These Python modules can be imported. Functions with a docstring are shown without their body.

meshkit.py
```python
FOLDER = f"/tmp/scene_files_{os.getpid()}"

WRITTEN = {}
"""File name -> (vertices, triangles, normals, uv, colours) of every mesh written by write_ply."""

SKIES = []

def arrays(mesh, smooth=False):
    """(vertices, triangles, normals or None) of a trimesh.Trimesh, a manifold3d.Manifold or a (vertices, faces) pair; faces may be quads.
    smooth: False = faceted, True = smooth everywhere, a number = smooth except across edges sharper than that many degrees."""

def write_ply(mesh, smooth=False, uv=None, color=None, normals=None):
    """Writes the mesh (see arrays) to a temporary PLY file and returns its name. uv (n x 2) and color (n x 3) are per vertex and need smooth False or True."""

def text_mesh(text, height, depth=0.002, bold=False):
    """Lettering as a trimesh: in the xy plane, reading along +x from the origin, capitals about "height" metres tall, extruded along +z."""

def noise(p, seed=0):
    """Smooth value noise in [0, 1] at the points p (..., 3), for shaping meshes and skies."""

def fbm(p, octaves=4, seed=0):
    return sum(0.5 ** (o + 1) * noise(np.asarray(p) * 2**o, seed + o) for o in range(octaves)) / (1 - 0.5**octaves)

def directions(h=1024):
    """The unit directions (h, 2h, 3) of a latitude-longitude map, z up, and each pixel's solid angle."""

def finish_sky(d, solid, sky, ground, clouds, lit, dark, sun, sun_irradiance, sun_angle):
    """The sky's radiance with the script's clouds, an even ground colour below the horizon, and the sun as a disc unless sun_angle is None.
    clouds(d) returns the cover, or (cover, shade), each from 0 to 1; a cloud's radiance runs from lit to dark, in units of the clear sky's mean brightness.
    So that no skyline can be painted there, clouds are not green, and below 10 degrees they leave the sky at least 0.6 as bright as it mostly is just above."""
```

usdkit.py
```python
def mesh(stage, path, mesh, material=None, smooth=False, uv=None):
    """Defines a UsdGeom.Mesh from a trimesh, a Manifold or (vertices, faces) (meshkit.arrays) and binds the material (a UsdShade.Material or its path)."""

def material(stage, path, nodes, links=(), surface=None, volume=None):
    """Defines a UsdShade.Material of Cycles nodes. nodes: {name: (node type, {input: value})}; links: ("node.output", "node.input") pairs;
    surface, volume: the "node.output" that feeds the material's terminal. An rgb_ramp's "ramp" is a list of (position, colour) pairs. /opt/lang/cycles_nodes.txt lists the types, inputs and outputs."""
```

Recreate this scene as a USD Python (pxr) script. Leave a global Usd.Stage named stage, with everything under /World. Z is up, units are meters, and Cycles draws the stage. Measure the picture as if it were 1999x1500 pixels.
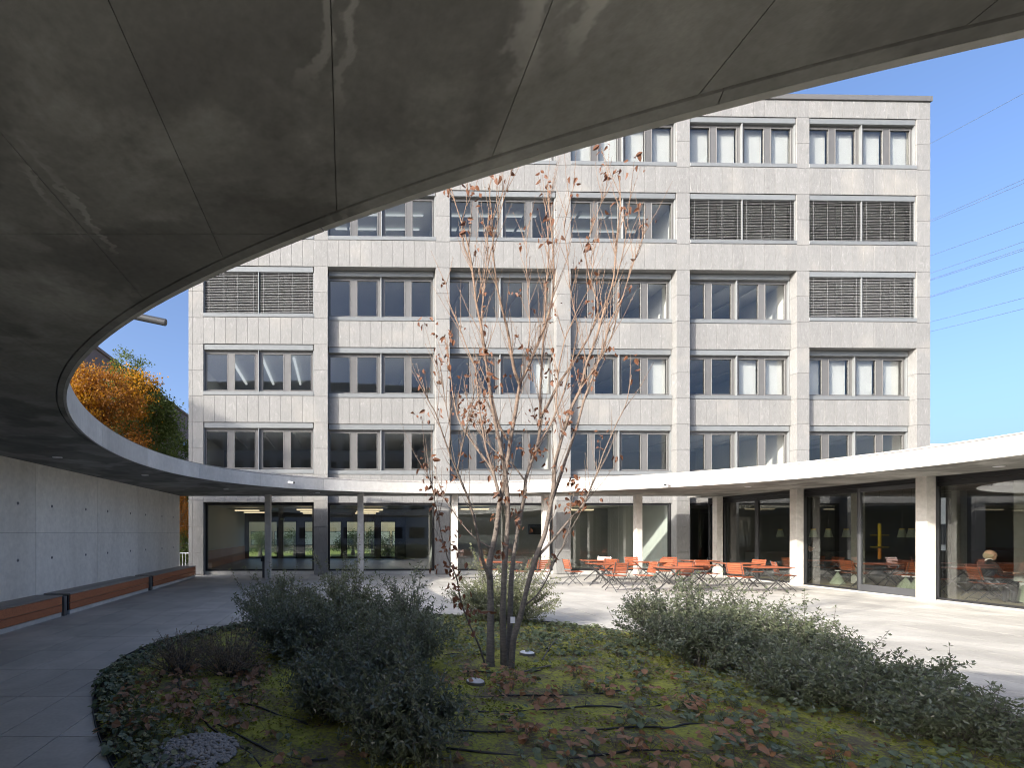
import math, random
import numpy as np
import trimesh, manifold3d, usdkit, meshkit
from shapely.geometry import Polygon, box as sbox, Point, LineString
from shapely.ops import unary_union
from pxr import Usd, UsdGeom, UsdLux, UsdShade, Gf, Sdf, Vt

stage = Usd.Stage.CreateInMemory()
UsdGeom.SetStageUpAxis(stage, UsdGeom.Tokens.z)
UsdGeom.SetStageMetersPerUnit(stage, 1.0)
world = UsdGeom.Xform.Define(stage, '/World')
UsdGeom.Scope.Define(stage, '/World/Looks')
random.seed(7)
RNG = np.random.default_rng(7)

# ------------------------------------------------------------------ camera, sky, sun
EYE, FOCAL, HX, HY = 1.70, 965.0, 675.0, 1041.0        # eye height; lens in pixels of a 1999-wide picture; its shifted centre
cam = UsdGeom.Camera.Define(stage, '/World/camera')
cam.AddTranslateOp().Set(Gf.Vec3d(0, 0, EYE))
cam.AddRotateXOp().Set(90.0)
cam.CreateHorizontalApertureAttr(36.0)
cam.CreateVerticalApertureAttr(36.0 * 769 / 1024)
cam.CreateFocalLengthAttr(FOCAL * 36 / 1999)
cam.CreateHorizontalApertureOffsetAttr((999.5 - HX) * 36 / 1999)
cam.CreateVerticalApertureOffsetAttr((HY - 750) * 36 / 1999)
cam.CreateClippingRangeAttr(Gf.Vec2f(0.05, 3000))
cam.CreateExposureAttr(2.1)

SUN_EL, SUN_AZ = math.radians(23.7), math.radians(57.6)     # height; bearing of the light's travel from +y towards +x
TRAVEL = np.array([math.sin(SUN_AZ) * math.cos(SUN_EL), math.cos(SUN_AZ) * math.cos(SUN_EL), -math.sin(SUN_EL)])
usdkit.material(stage, '/World/Looks/sky_look', {
    "sky": ("sky_texture", {"sky_type": "single_scattering", "sun_disc": False, "sun_elevation": SUN_EL,
                            "sun_rotation": math.atan2(-TRAVEL[0], -TRAVEL[1]), "altitude": 400.0, "air_density": 0.7, "aerosol_density": 7.0, "ozone_density": 4.0}),
    "bg": ("background_shader", {"strength": 0.088})}, [("sky.color", "bg.color")], surface="bg.background")
dome = UsdLux.DomeLight.Define(stage, '/World/sky')
UsdShade.MaterialBindingAPI.Apply(dome.GetPrim()).Bind(UsdShade.Material.Get(stage, '/World/Looks/sky_look'))
sun = UsdLux.DistantLight.Define(stage, '/World/sun')
sun.CreateIntensityAttr(0.5); sun.CreateAngleAttr(0.5); sun.CreateNormalizeAttr(True)
sun.CreateColorAttr(Gf.Vec3f(1.0, 0.93, 0.83))
zax = -TRAVEL; xax = np.cross([0, 0, 1.0], zax); xax /= np.linalg.norm(xax); yax = np.cross(zax, xax)
sun.AddTransformOp().Set(Gf.Matrix4d(*xax, 0, *yax, 0, *zax, 0, 0, 0, 0, 1))

# ------------------------------------------------------------------ helpers
taken = {}
def numbered(parent, name):
    k = (parent, name); n = taken.get(k, -1) + 1; taken[k] = n
    return f'{parent}/{name}' if n == 0 else f'{parent}/{name}_{n:03d}'

def tag(p, label=None, cat=None, group=None, kind=None):
    p = p.GetPrim() if hasattr(p, 'GetPrim') else p
    for k, v in (('label', label), ('category', cat), ('group', group), ('kind', kind)):
        if v: p.SetCustomDataByKey(k, v)
    return p

def place(x, loc, rotz=0.0):
    x = UsdGeom.Xformable(x)
    x.ClearXformOpOrder()
    x.AddTranslateOp().Set(Gf.Vec3d(*map(float, loc)))
    if rotz: x.AddRotateZOp().Set(float(math.degrees(rotz)))

def thing(name, label, cat, loc=(0, 0, 0), rotz=0.0, group=None):
    x = UsdGeom.Xform.Define(stage, numbered('/World', name))
    place(x, loc, rotz)
    return tag(x, label, cat, group)

def part(name, mesh, mat, parent=None, smooth=False, **kw):
    pth = numbered(str(parent.GetPath()) if parent is not None else '/World', name)
    m = usdkit.mesh(stage, pth, mesh, M[mat], smooth)
    tag(m, **kw)
    return m.GetPrim()

def copy_of(src, name, loc, rotz, label, cat, group):
    x = UsdGeom.Xform.Define(stage, numbered('/World', name))
    p = x.GetPrim()
    p.GetReferences().AddInternalReference(src.GetPath())
    place(x, loc, rotz)
    p.SetInstanceable(True)
    return tag(p, label, cat, group)

class MB:                                  # collects shapes into one mesh
    def __init__(s): s.v, s.f, s.n = [], [], 0
    def add(s, v, f):
        v = np.asarray(v, float); f = np.asarray(f, int)
        if f.shape[1] == 4: f = np.vstack([f[:, [0, 1, 2]], f[:, [0, 2, 3]]])
        s.v.append(v); s.f.append(f + s.n); s.n += len(v); return s
    def tm(s, t): return s.add(t.vertices, t.faces)
    def box(s, x0, x1, y0, y1, z0, z1):
        v = [(x, y, z) for x in (x0, x1) for y in (y0, y1) for z in (z0, z1)]
        return s.add(v, [(0, 1, 3, 2), (4, 6, 7, 5), (0, 4, 5, 1), (2, 3, 7, 6), (0, 2, 6, 4), (1, 5, 7, 3)])
    def cbox(s, x0, x1, y0, y1, z0, z1, c=0.004):       # box with chamfered edges
        A = [(x0, x1), (y0, y1), (z0, z1)]; P = []
        idx = {}
        for i in (0, 1):
            for j in (0, 1):
                for k in (0, 1):
                    co = [A[0][i], A[1][j], A[2][k]]; sg = [1 - 2 * i, 1 - 2 * j, 1 - 2 * k]
                    for a in range(3):
                        p = [co[b] + (0 if b == a else sg[b] * c) for b in range(3)]
                        idx[(i, j, k, a)] = len(P); P.append(p)
        F = []
        def quad(a, b, d, e): F.extend([(a, b, d), (a, d, e)])
        for a in range(3):
            o1, o2 = [(1, 2), (2, 0), (0, 1)][a]
            for sd in (0, 1):
                def key(u, w):
                    t = [0, 0, 0]; t[a] = sd; t[o1] = u; t[o2] = w; return idx[(*t, a)]
                q = [key(0, 0), key(1, 0), key(1, 1), key(0, 1)]
                if sd == 0: q = q[::-1]
                quad(*q)
            for u in (0, 1):
                for w in (0, 1):
                    def k2(s0, ax):
                        t = [0, 0, 0]; t[a] = s0; t[o1] = u; t[o2] = w; return idx[(*t, ax)]
                    q = [k2(0, o1), k2(1, o1), k2(1, o2), k2(0, o2)]
                    if (u == w): q = q[::-1]
                    quad(*q)
        for i in (0, 1):
            for j in (0, 1):
                for k in (0, 1):
                    t = (idx[(i, j, k, 0)], idx[(i, j, k, 1)], idx[(i, j, k, 2)])
                    F.append(t if (i + j + k) % 2 == 1 else t[::-1])
        return s.add(P, F)
    def tube(s, pts, rad, n=8, cap=True):
        pts = np.asarray(pts, float); m = len(pts)
        rad = np.broadcast_to(np.asarray(rad, float), (m,))
        d = np.gradient(pts, axis=0); d /= np.maximum(np.linalg.norm(d, axis=1, keepdims=True), 1e-9)
        up = np.array([0, 0, 1.0]) if abs(d[0][2]) < 0.9 else np.array([1.0, 0, 0])
        a = np.linspace(0, 2 * np.pi, n, endpoint=False); V = []
        u = np.cross(d[0], up); u /= np.linalg.norm(u)
        for i in range(m):
            u = u - d[i] * (u @ d[i]); u /= max(np.linalg.norm(u), 1e-9); w = np.cross(d[i], u)
            V.append(pts[i] + rad[i] * (np.cos(a)[:, None] * u + np.sin(a)[:, None] * w))
        V = np.vstack(V); F = []
        for i in range(m - 1):
            for j in range(n):
                k = (j + 1) % n
                F.append((i * n + j, i * n + k, (i + 1) * n + k)); F.append((i * n + j, (i + 1) * n + k, (i + 1) * n + j))
        if cap:
            for j in range(1, n - 1):
                F.append((0, j + 1, j)); b = (m - 1) * n; F.append((b, b + j, b + j + 1))
        return s.add(V, F)
    def bar(s, p, q, w, t, side):          # flat bar from p to q; side = direction of its width w, thickness t
        p, q, side = (np.asarray(x, float) for x in (p, q, side)); d = q - p; d /= np.linalg.norm(d)
        side = side - d * (side @ d); side /= np.linalg.norm(side); nn = np.cross(d, side)
        v = [e + a * side * w / 2 + b * nn * t / 2 for e in (p, q) for a in (-1, 1) for b in (-1, 1)]
        return s.add(v, [(0, 1, 3, 2), (4, 6, 7, 5), (0, 4, 5, 1), (2, 3, 7, 6), (0, 2, 6, 4), (1, 5, 7, 3)])
    def prism(s, poly, z0, z1):
        for g in getattr(poly, 'geoms', [poly]):
            if g.is_empty or g.area < 1e-6: continue
            t = trimesh.creation.extrude_polygon(g, z1 - z0, engine='earcut'); t.apply_translation([0, 0, z0]); s.tm(t)
        return s
    def mesh(s): return (np.vstack(s.v), np.vstack(s.f))

def gpt(px, py, z=0.0):                    # where the ray of a picture point meets a level
    y = (EYE - z) * FOCAL / (py - HY); return np.array([(px - HX) / FOCAL * y, y, z])
def at(px, py, y): return np.array([(px - HX) / FOCAL * y, y, EYE - (py - HY) / FOCAL * y])

# ------------------------------------------------------------------ materials
M = {}
def mat(name, nodes, links, surface, volume=None): M[name] = usdkit.material(stage, f'/World/Looks/{name}', nodes, links, surface=surface); return M[name]
def plain(name, col, rough=0.5, metal=0.0, vary=0.0, spec=0.5, scale=6.0, bump=0.0):
    n = {"p": ("principled_bsdf", {"base_color": col, "roughness": rough, "metallic": metal, "specular_ior_level": spec})}; l = []
    if vary:
        n |= {"g": ("geometry", {}), "nz": ("noise_texture", {"scale": scale, "detail": 5.0, "roughness": 0.6}), "o": ("object_info", {}),
              "s": ("math", {"math_type": "add"}), "m": ("map_range", {"from_min": 0.5, "from_max": 1.6, "to_min": 1 - vary, "to_max": 1 + vary}),
              "v": ("hsv", {"color": col})}
        l += [("g.position", "nz.vector"), ("nz.fac", "s.value1"), ("o.random", "s.value2"), ("s.value", "m.value"), ("m.result", "v.value"), ("v.color", "p.base_color")]
        if bump:
            n["b"] = ("bump", {"strength": bump, "distance": 0.01}); l += [("nz.fac", "b.height"), ("b.normal", "p.normal")]
    return mat(name, n, l, "p.BSDF")

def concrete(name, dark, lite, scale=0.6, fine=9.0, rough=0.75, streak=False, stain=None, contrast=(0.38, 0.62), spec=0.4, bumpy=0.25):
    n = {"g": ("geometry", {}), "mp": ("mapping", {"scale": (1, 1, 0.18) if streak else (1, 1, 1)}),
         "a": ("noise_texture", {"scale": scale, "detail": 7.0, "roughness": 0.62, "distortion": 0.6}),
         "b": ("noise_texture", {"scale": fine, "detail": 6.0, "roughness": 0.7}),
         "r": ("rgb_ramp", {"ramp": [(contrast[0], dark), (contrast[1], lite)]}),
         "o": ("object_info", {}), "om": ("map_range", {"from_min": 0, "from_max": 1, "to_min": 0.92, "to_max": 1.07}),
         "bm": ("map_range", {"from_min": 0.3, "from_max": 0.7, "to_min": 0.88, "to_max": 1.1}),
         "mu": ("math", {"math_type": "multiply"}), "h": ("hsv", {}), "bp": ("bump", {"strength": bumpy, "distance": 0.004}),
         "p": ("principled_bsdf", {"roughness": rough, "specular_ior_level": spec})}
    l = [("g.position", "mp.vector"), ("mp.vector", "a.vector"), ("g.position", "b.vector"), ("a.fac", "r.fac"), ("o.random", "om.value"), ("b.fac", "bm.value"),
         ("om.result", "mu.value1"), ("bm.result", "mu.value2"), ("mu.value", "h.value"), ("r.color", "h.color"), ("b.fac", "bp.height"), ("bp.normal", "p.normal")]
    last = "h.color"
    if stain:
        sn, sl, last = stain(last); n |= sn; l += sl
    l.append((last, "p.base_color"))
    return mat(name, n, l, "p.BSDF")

def soffit_stain(last):
    # damp tide marks and pale lime runs beside the formwork joints
    n = {"sx": ("separate_xyz", {}), "w": ("noise_texture", {"scale": 2.2, "detail": 5.0, "roughness": 0.65}),
         "wd": ("math", {"math_type": "multiply_add", "value2": 0.46, "value3": -0.23})}
    l = [("g.position", "sx.vector"), ("g.position", "w.vector"), ("w.fac", "wd.value1")]
    n["wx"] = ("math", {"math_type": "add"}); l += [("sx.x", "wx.value1"), ("wd.value", "wx.value2")]
    acc = None
    for i, (x0, half, width) in enumerate(((-0.04, 0.05, 0.032), (0.56, 0.055, 0.045), (-1.23, 0.05, 0.018))):
        n[f"d{i}"] = ("math", {"math_type": "subtract", "value2": x0}); n[f"e{i}"] = ("math", {"math_type": "absolute"})
        n[f"f{i}"] = ("math", {"math_type": "subtract", "value2": half}); n[f"q{i}"] = ("math", {"math_type": "absolute"})
        n[f"k{i}"] = ("map_range", {"range_type": "smoothstep", "from_min": width * 0.35, "from_max": width, "to_min": 1.0, "to_max": 0.0, "clamp": True})
        l += [("wx.value", f"d{i}.value1"), (f"d{i}.value", f"e{i}.value1"), (f"e{i}.value", f"f{i}.value1"), (f"f{i}.value", f"q{i}.value1"), (f"q{i}.value", f"k{i}.value")]
        if acc is None: acc = f"k{i}.result"
        else:
            n[f"mx{i}"] = ("math", {"math_type": "maximum"}); l += [(acc, f"mx{i}.value1"), (f"k{i}.result", f"mx{i}.value2")]; acc = f"mx{i}.value"
    n["pm"] = ("noise_texture", {"scale": 1.3, "detail": 3.0}); n["pr"] = ("map_range", {"from_min": 0.45, "from_max": 0.62, "to_min": 0.0, "to_max": 0.7, "clamp": True})
    n["pp"] = ("math", {"math_type": "multiply"}); n["mc"] = ("mix", {"color2": (0.55, 0.535, 0.49)})
    l += [("g.position", "pm.vector"), ("pm.fac", "pr.value"), ("pr.result", "pp.value1"), (acc, "pp.value2"), ("pp.value", "mc.fac"), (last, "mc.color1")]
    # tide marks: sharp-edged damp patches
    n["tm"] = ("mapping", {"location": (3.7, 1.2, 0.0)}); n["tn"] = ("noise_texture", {"scale": 0.75, "detail": 7.0, "roughness": 0.55, "distortion": 0.25})
    n["tr"] = ("map_range", {"range_type": "smoothstep", "from_min": 0.47, "from_max": 0.53, "to_min": 0.76, "to_max": 1.12, "clamp": True}); n["hv"] = ("hsv", {})
    l += [("g.position", "tm.vector"), ("tm.vector", "tn.vector"), ("tn.fac", "tr.value"), ("tr.result", "hv.value"), ("mc.color", "hv.color")]
    return n, l, "hv.color"

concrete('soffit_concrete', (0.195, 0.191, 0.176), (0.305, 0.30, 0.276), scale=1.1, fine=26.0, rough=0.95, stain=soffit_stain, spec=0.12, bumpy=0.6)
concrete('fair_concrete', (0.66, 0.635, 0.57), (0.76, 0.735, 0.67), scale=0.9, streak=True)
concrete('pale_concrete', (0.44, 0.425, 0.39), (0.53, 0.515, 0.475), scale=0.9, streak=True)
concrete('column_concrete', (0.46, 0.435, 0.39), (0.54, 0.515, 0.465), scale=2.0)
concrete('paving_concrete', (0.335, 0.322, 0.29), (0.455, 0.438, 0.395), scale=0.8, fine=30.0, rough=0.6)
concrete('terrain_earth', (0.07, 0.075, 0.05), (0.13, 0.125, 0.08), scale=0.2)
concrete('roof_gravel', (0.28, 0.26, 0.24), (0.42, 0.40, 0.37), scale=6.0, fine=40.0)

def granite(name, base, vein):
    mat(name, {"g": ("geometry", {}), "o": ("object_info", {}),
               "of": ("vector_math", {"math_type": "scale", "vector1": (13.0, 7.0, 5.0)}),
               "ad": ("vector_math", {"math_type": "add"}), "mp": ("mapping", {"rotation": (0, 0.5, 0), "scale": (2.6, 2.6, 0.75)}),
               "v": ("noise_texture", {"scale": 2.6, "detail": 8.0, "roughness": 0.72, "distortion": 2.4}),
               "vr": ("rgb_ramp", {"ramp": [(0.34, tuple(c * 0.84 for c in base)), (0.46, base), (0.57, tuple(c * 1.06 for c in base)), (0.68, vein)]}),
               "sp": ("voronoi_texture", {"scale": 95.0, "feature": "f1"}), "sv": ("separate_color", {}),
               "sm": ("map_range", {"from_min": 0, "from_max": 1, "to_min": 0.92, "to_max": 1.06}),
               "om": ("map_range", {"from_min": 0, "from_max": 1, "to_min": 0.95, "to_max": 1.05}), "mu": ("math", {"math_type": "multiply"}), "h": ("hsv", {}),
               "st": ("noise_texture", {"scale": 0.55, "detail": 5.0}), "sr": ("map_range", {"from_min": 0.56, "from_max": 0.72, "to_min": 0.0, "to_max": 0.45, "clamp": True}),
               "mx": ("mix", {"color2": (0.33, 0.31, 0.27)}), "p": ("principled_bsdf", {"roughness": 0.62, "specular_ior_level": 0.4}),
               "bp": ("bump", {"strength": 0.15, "distance": 0.004})},
        [("o.random", "of.scale"), ("g.position", "ad.vector1"), ("of.vector", "ad.vector2"), ("ad.vector", "mp.vector"), ("mp.vector", "v.vector"), ("v.fac", "vr.fac"),
         ("g.position", "sp.vector"), ("sp.color", "sv.color"), ("sv.r", "sm.value"), ("o.random", "om.value"), ("sm.result", "mu.value1"), ("om.result", "mu.value2"),
         ("mu.value", "h.value"), ("vr.color", "h.color"), ("g.position", "st.vector"), ("st.fac", "sr.value"), ("sr.result", "mx.fac"), ("h.color", "mx.color1"), ("mx.color", "p.base_color"),
         ("v.fac", "bp.height"), ("bp.normal", "p.normal")], "p.BSDF")
granite('granite', (0.205, 0.203, 0.194), (0.295, 0.291, 0.278))

plain('anthracite', (0.055, 0.057, 0.06), 0.42, 0.0, 0.12)
plain('black_frame', (0.016, 0.016, 0.017), 0.4)
plain('window_grey', (0.135, 0.132, 0.126), 0.42, 0.25, 0.12, scale=4)
plain('box_grey', (0.19, 0.20, 0.20), 0.45, 0.2, 0.10, scale=3)
plain('blind_slat', (0.30, 0.30, 0.295), 0.5, 0.15)
plain('asphalt', (0.055, 0.055, 0.055), 0.85, vary=0.15)
plain('joint_dark', (0.022, 0.022, 0.02), 0.9)
plain('backing_dark', (0.06, 0.06, 0.058), 0.9)
plain('core_grey', (0.20, 0.195, 0.18), 0.9)
plain('white_paint', (0.78, 0.78, 0.76), 0.6, vary=0.04)
plain('cream_wall', (0.62, 0.58, 0.46), 0.7, vary=0.05)
plain('grey_wall', (0.34, 0.34, 0.335), 0.8, vary=0.08)
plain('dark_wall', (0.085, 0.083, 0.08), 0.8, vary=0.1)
plain('carpet', (0.16, 0.16, 0.165), 0.95, vary=0.08)
plain('hall_floor', (0.20, 0.19, 0.17), 0.35, vary=0.08)
plain('cafe_floor', (0.34, 0.28, 0.17), 0.4, vary=0.12, scale=2)
plain('roller_blind', (0.52, 0.52, 0.51), 0.85)
plain('yellow_paint', (0.75, 0.52, 0.02), 0.5)
plain('orange_paint', (0.75, 0.28, 0.03), 0.5)
plain('pale_green', (0.34, 0.38, 0.27), 0.55)
plain('steel_leg', (0.12, 0.12, 0.12), 0.38, 0.8)
plain('galvanised', (0.45, 0.46, 0.47), 0.45, 0.7, 0.1)
plain('white_metal', (0.75, 0.75, 0.75), 0.4)
plain('black_rubber', (0.025, 0.025, 0.026), 0.6)
plain('suit_dark', (0.009, 0.009, 0.011), 0.85)
plain('jacket_olive', (0.045, 0.042, 0.033), 0.85)
plain('shirt_white', (0.75, 0.75, 0.74), 0.8)
plain('skin', (0.50, 0.29, 0.20), 0.5)
plain('hair_white', (0.36, 0.27, 0.17), 0.7)
plain('hair_dark', (0.02, 0.016, 0.014), 0.6)
plain('soil', (0.075, 0.062, 0.045), 0.95, vary=0.3)
plain('bush_core', (0.012, 0.016, 0.010), 0.95)
plain('brown_facade', (0.21, 0.125, 0.09), 0.8, vary=0.15)
plain('pale_render', (0.55, 0.53, 0.49), 0.85, vary=0.08)
plain('beige_render', (0.82, 0.66, 0.40), 0.85, vary=0.08)
plain('far_glass', (0.025, 0.026, 0.028), 0.35, spec=0.2)
plain('curtain_glass', (0.72, 0.75, 0.58), 0.3)
plain('red_tile', (0.33, 0.09, 0.06), 0.8, vary=0.2)
plain('tag_white', (0.80, 0.80, 0.82), 0.5)
plain('steel_pipe', (0.05, 0.052, 0.055), 0.45, 0.4)
plain('wire_grey', (0.10, 0.11, 0.12), 0.5)

def wood(name, base, dark, rough=0.5):
    mat(name, {"t": ("texture_coordinate", {}), "o": ("object_info", {}), "g": ("geometry", {}),
               "mp": ("mapping", {"scale": (1.6, 14.0, 14.0)}), "nz": ("noise_texture", {"scale": 3.0, "detail": 6.0, "roughness": 0.6, "distortion": 0.8}),
               "r": ("rgb_ramp", {"ramp": [(0.30, dark), (0.62, base)]}), "om": ("map_range", {"from_min": 0, "from_max": 1, "to_min": 0.8, "to_max": 1.15}), "h": ("hsv", {}),
               "p": ("principled_bsdf", {"roughness": rough})},
        [("t.object", "mp.vector"), ("mp.vector", "nz.vector"), ("nz.fac", "r.fac"), ("o.random", "om.value"), ("om.result", "h.value"), ("r.color", "h.color"), ("h.color", "p.base_color")], "p.BSDF")
wood('chair_wood', (0.34, 0.10, 0.045), (0.20, 0.055, 0.026), 0.34)
wood('bench_board', (0.46, 0.165, 0.07), (0.30, 0.095, 0.04), 0.5)
wood('bench_deck', (0.33, 0.29, 0.25), (0.22, 0.19, 0.16), 0.55)

def glass(name, r0, tint, trans):
    mat(name, {"lw": ("layer_weight", {"blend": 0.5}), "pw": ("math", {"math_type": "power", "value2": 4.0}),
               "mr": ("map_range", {"from_min": 0, "from_max": 1, "to_min": r0, "to_max": 1.0}),
               "t": ("transparent_bsdf", {"color": trans}), "g": ("glossy_bsdf", {"color": tint, "roughness": 0.0}), "m": ("mix_closure", {})},
        [("lw.facing", "pw.value1"), ("pw.value", "mr.value"), ("mr.result", "m.fac"), ("t.BSDF", "m.closure1"), ("g.BSDF", "m.closure2")], "m.closure")
glass('office_glass', 0.055, (0.97, 0.98, 1.0), (0.92, 0.93, 0.92))
glass('cafe_glass', 0.10, (0.95, 0.97, 1.0), (0.76, 0.78, 0.76))
glass('hall_glass', 0.085, (0.95, 0.97, 1.0), (0.90, 0.93, 0.91))

def emit(name, col, s):
    mat(name, {"e": ("emission", {"color": col, "strength": s})}, [], "e.emission")
emit('lamp_warm', (1.0, 0.78, 0.50), 0.3)
emit('lamp_white', (0.95, 1.0, 0.98), 0.15)

def leaf(name, stops, rough=0.4, trans=0.25, spec=0.5):
    mat(name, {"g": ("geometry", {}), "r": ("rgb_ramp", {"ramp": stops}), "p": ("principled_bsdf", {"roughness": rough, "specular_ior_level": spec}),
               "tr": ("translucent_bsdf", {}), "m": ("mix_closure", {"fac": trans})},
        [("g.random_per_island", "r.fac"), ("r.color", "p.base_color"), ("r.color", "tr.color"), ("p.BSDF", "m.closure1"), ("tr.BSDF", "m.closure2")], "m.closure")
leaf('shrub_leaf', [(0, (0.13, 0.15, 0.085)), (0.5, (0.25, 0.275, 0.15)), (0.9, (0.36, 0.385, 0.21)), (1, (0.46, 0.42, 0.13))], 0.28, 0.35, 1.0)
leaf('shrub_leaf_light', [(0, (0.15, 0.165, 0.08)), (0.5, (0.26, 0.28, 0.115)), (0.85, (0.36, 0.365, 0.12)), (1, (0.46, 0.42, 0.09))], 0.38, 0.2, 0.6)
leaf('sparse_leaf', [(0, (0.24, 0.17, 0.10)), (0.5, (0.27, 0.26, 0.14)), (1, (0.36, 0.34, 0.20))], 0.5, 0.2)
leaf('cover_leaf', [(0, (0.13, 0.16, 0.075)), (0.6, (0.24, 0.275, 0.115)), (1, (0.38, 0.40, 0.13))], 0.38, 0.2, 0.6)
leaf('red_leaf', [(0, (0.36, 0.19, 0.10)), (0.3, (0.68, 0.27, 0.09)), (0.6, (0.88, 0.36, 0.08)), (0.8, (0.80, 0.55, 0.08)), (1, (0.48, 0.52, 0.08))], 0.5, 0.3)
leaf('dry_leaf', [(0, (0.14, 0.058, 0.028)), (0.5, (0.33, 0.14, 0.05)), (0.93, (0.48, 0.22, 0.07)), (1, (0.65, 0.40, 0.04))], 0.6, 0.2)
leaf('autumn_leaf', [(0, (0.26, 0.10, 0.008)), (0.4, (0.46, 0.22, 0.012)), (0.85, (0.62, 0.38, 0.02)), (1, (0.45, 0.42, 0.04))], 0.6, 0.5)
leaf('gold_leaf', [(0, (0.45, 0.22, 0.01)), (0.5, (0.65, 0.40, 0.02)), (1, (0.75, 0.58, 0.06))], 0.6, 0.5)
leaf('turning_leaf', [(0, (0.08, 0.11, 0.02)), (0.5, (0.18, 0.20, 0.03)), (0.8, (0.34, 0.30, 0.035)), (1, (0.58, 0.38, 0.03))], 0.6, 0.5)
leaf('hedge_leaf', [(0, (0.10, 0.14, 0.03)), (0.7, (0.22, 0.26, 0.05)), (1, (0.40, 0.38, 0.07))], 0.5, 0.3)
leaf('pebble', [(0, (0.28, 0.26, 0.235)), (0.5, (0.48, 0.45, 0.41)), (0.85, (0.62, 0.58, 0.52)), (1, (0.74, 0.69, 0.60))], 0.6, 0.0)

mat('bark', {"g": ("geometry", {}), "sx": ("separate_xyz", {}), "mr": ("map_range", {"from_min": 1.0, "from_max": 4.2, "to_min": 0, "to_max": 1, "clamp": True}),
             "mx": ("mix", {"color1": (0.125, 0.112, 0.098), "color2": (0.20, 0.132, 0.088)}), "mp": ("mapping", {"scale": (1, 1, 3.0)}),
             "nz": ("noise_texture", {"scale": 14.0, "detail": 6.0, "roughness": 0.7}), "nm": ("map_range", {"from_min": 0.3, "from_max": 0.7, "to_min": 0.55, "to_max": 1.3}), "h": ("hsv", {}),
             "bp": ("bump", {"strength": 0.9, "distance": 0.012}), "p": ("principled_bsdf", {"roughness": 0.8})},
    [("g.position", "sx.vector"), ("sx.z", "mr.value"), ("mr.result", "mx.fac"), ("g.position", "mp.vector"), ("mp.vector", "nz.vector"), ("nz.fac", "nm.value"), ("nm.result", "h.value"),
     ("mx.color", "h.color"), ("h.color", "p.base_color"), ("nz.fac", "bp.height"), ("bp.normal", "p.normal")], "p.BSDF")
mat('moss', {"g": ("geometry", {}), "a": ("noise_texture", {"scale": 2.4, "detail": 8.0, "roughness": 0.72}), "b": ("noise_texture", {"scale": 34.0, "detail": 6.0, "roughness": 0.75}),
             "r": ("rgb_ramp", {"ramp": [(0.40, (0.17, 0.14, 0.10)), (0.475, (0.22, 0.19, 0.105)), (0.515, (0.33, 0.33, 0.075)), (0.62, (0.50, 0.48, 0.09))]}),
             "ad": ("math", {"math_type": "multiply_add", "value2": 0.5, "value3": 0.0}), "a2": ("math", {"math_type": "multiply_add", "value2": 0.5}),
             "bp": ("bump", {"strength": 0.9, "distance": 0.03}), "p": ("principled_bsdf", {"roughness": 0.95, "specular_ior_level": 0.15})},
    [("g.position", "a.vector"), ("g.position", "b.vector"), ("b.fac", "ad.value1"), ("a.fac", "a2.value1"), ("ad.value", "a2.value3"), ("a2.value", "r.fac"), ("r.color", "p.base_color"),
     ("b.fac", "bp.height"), ("bp.normal", "p.normal")], "p.BSDF")
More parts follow.
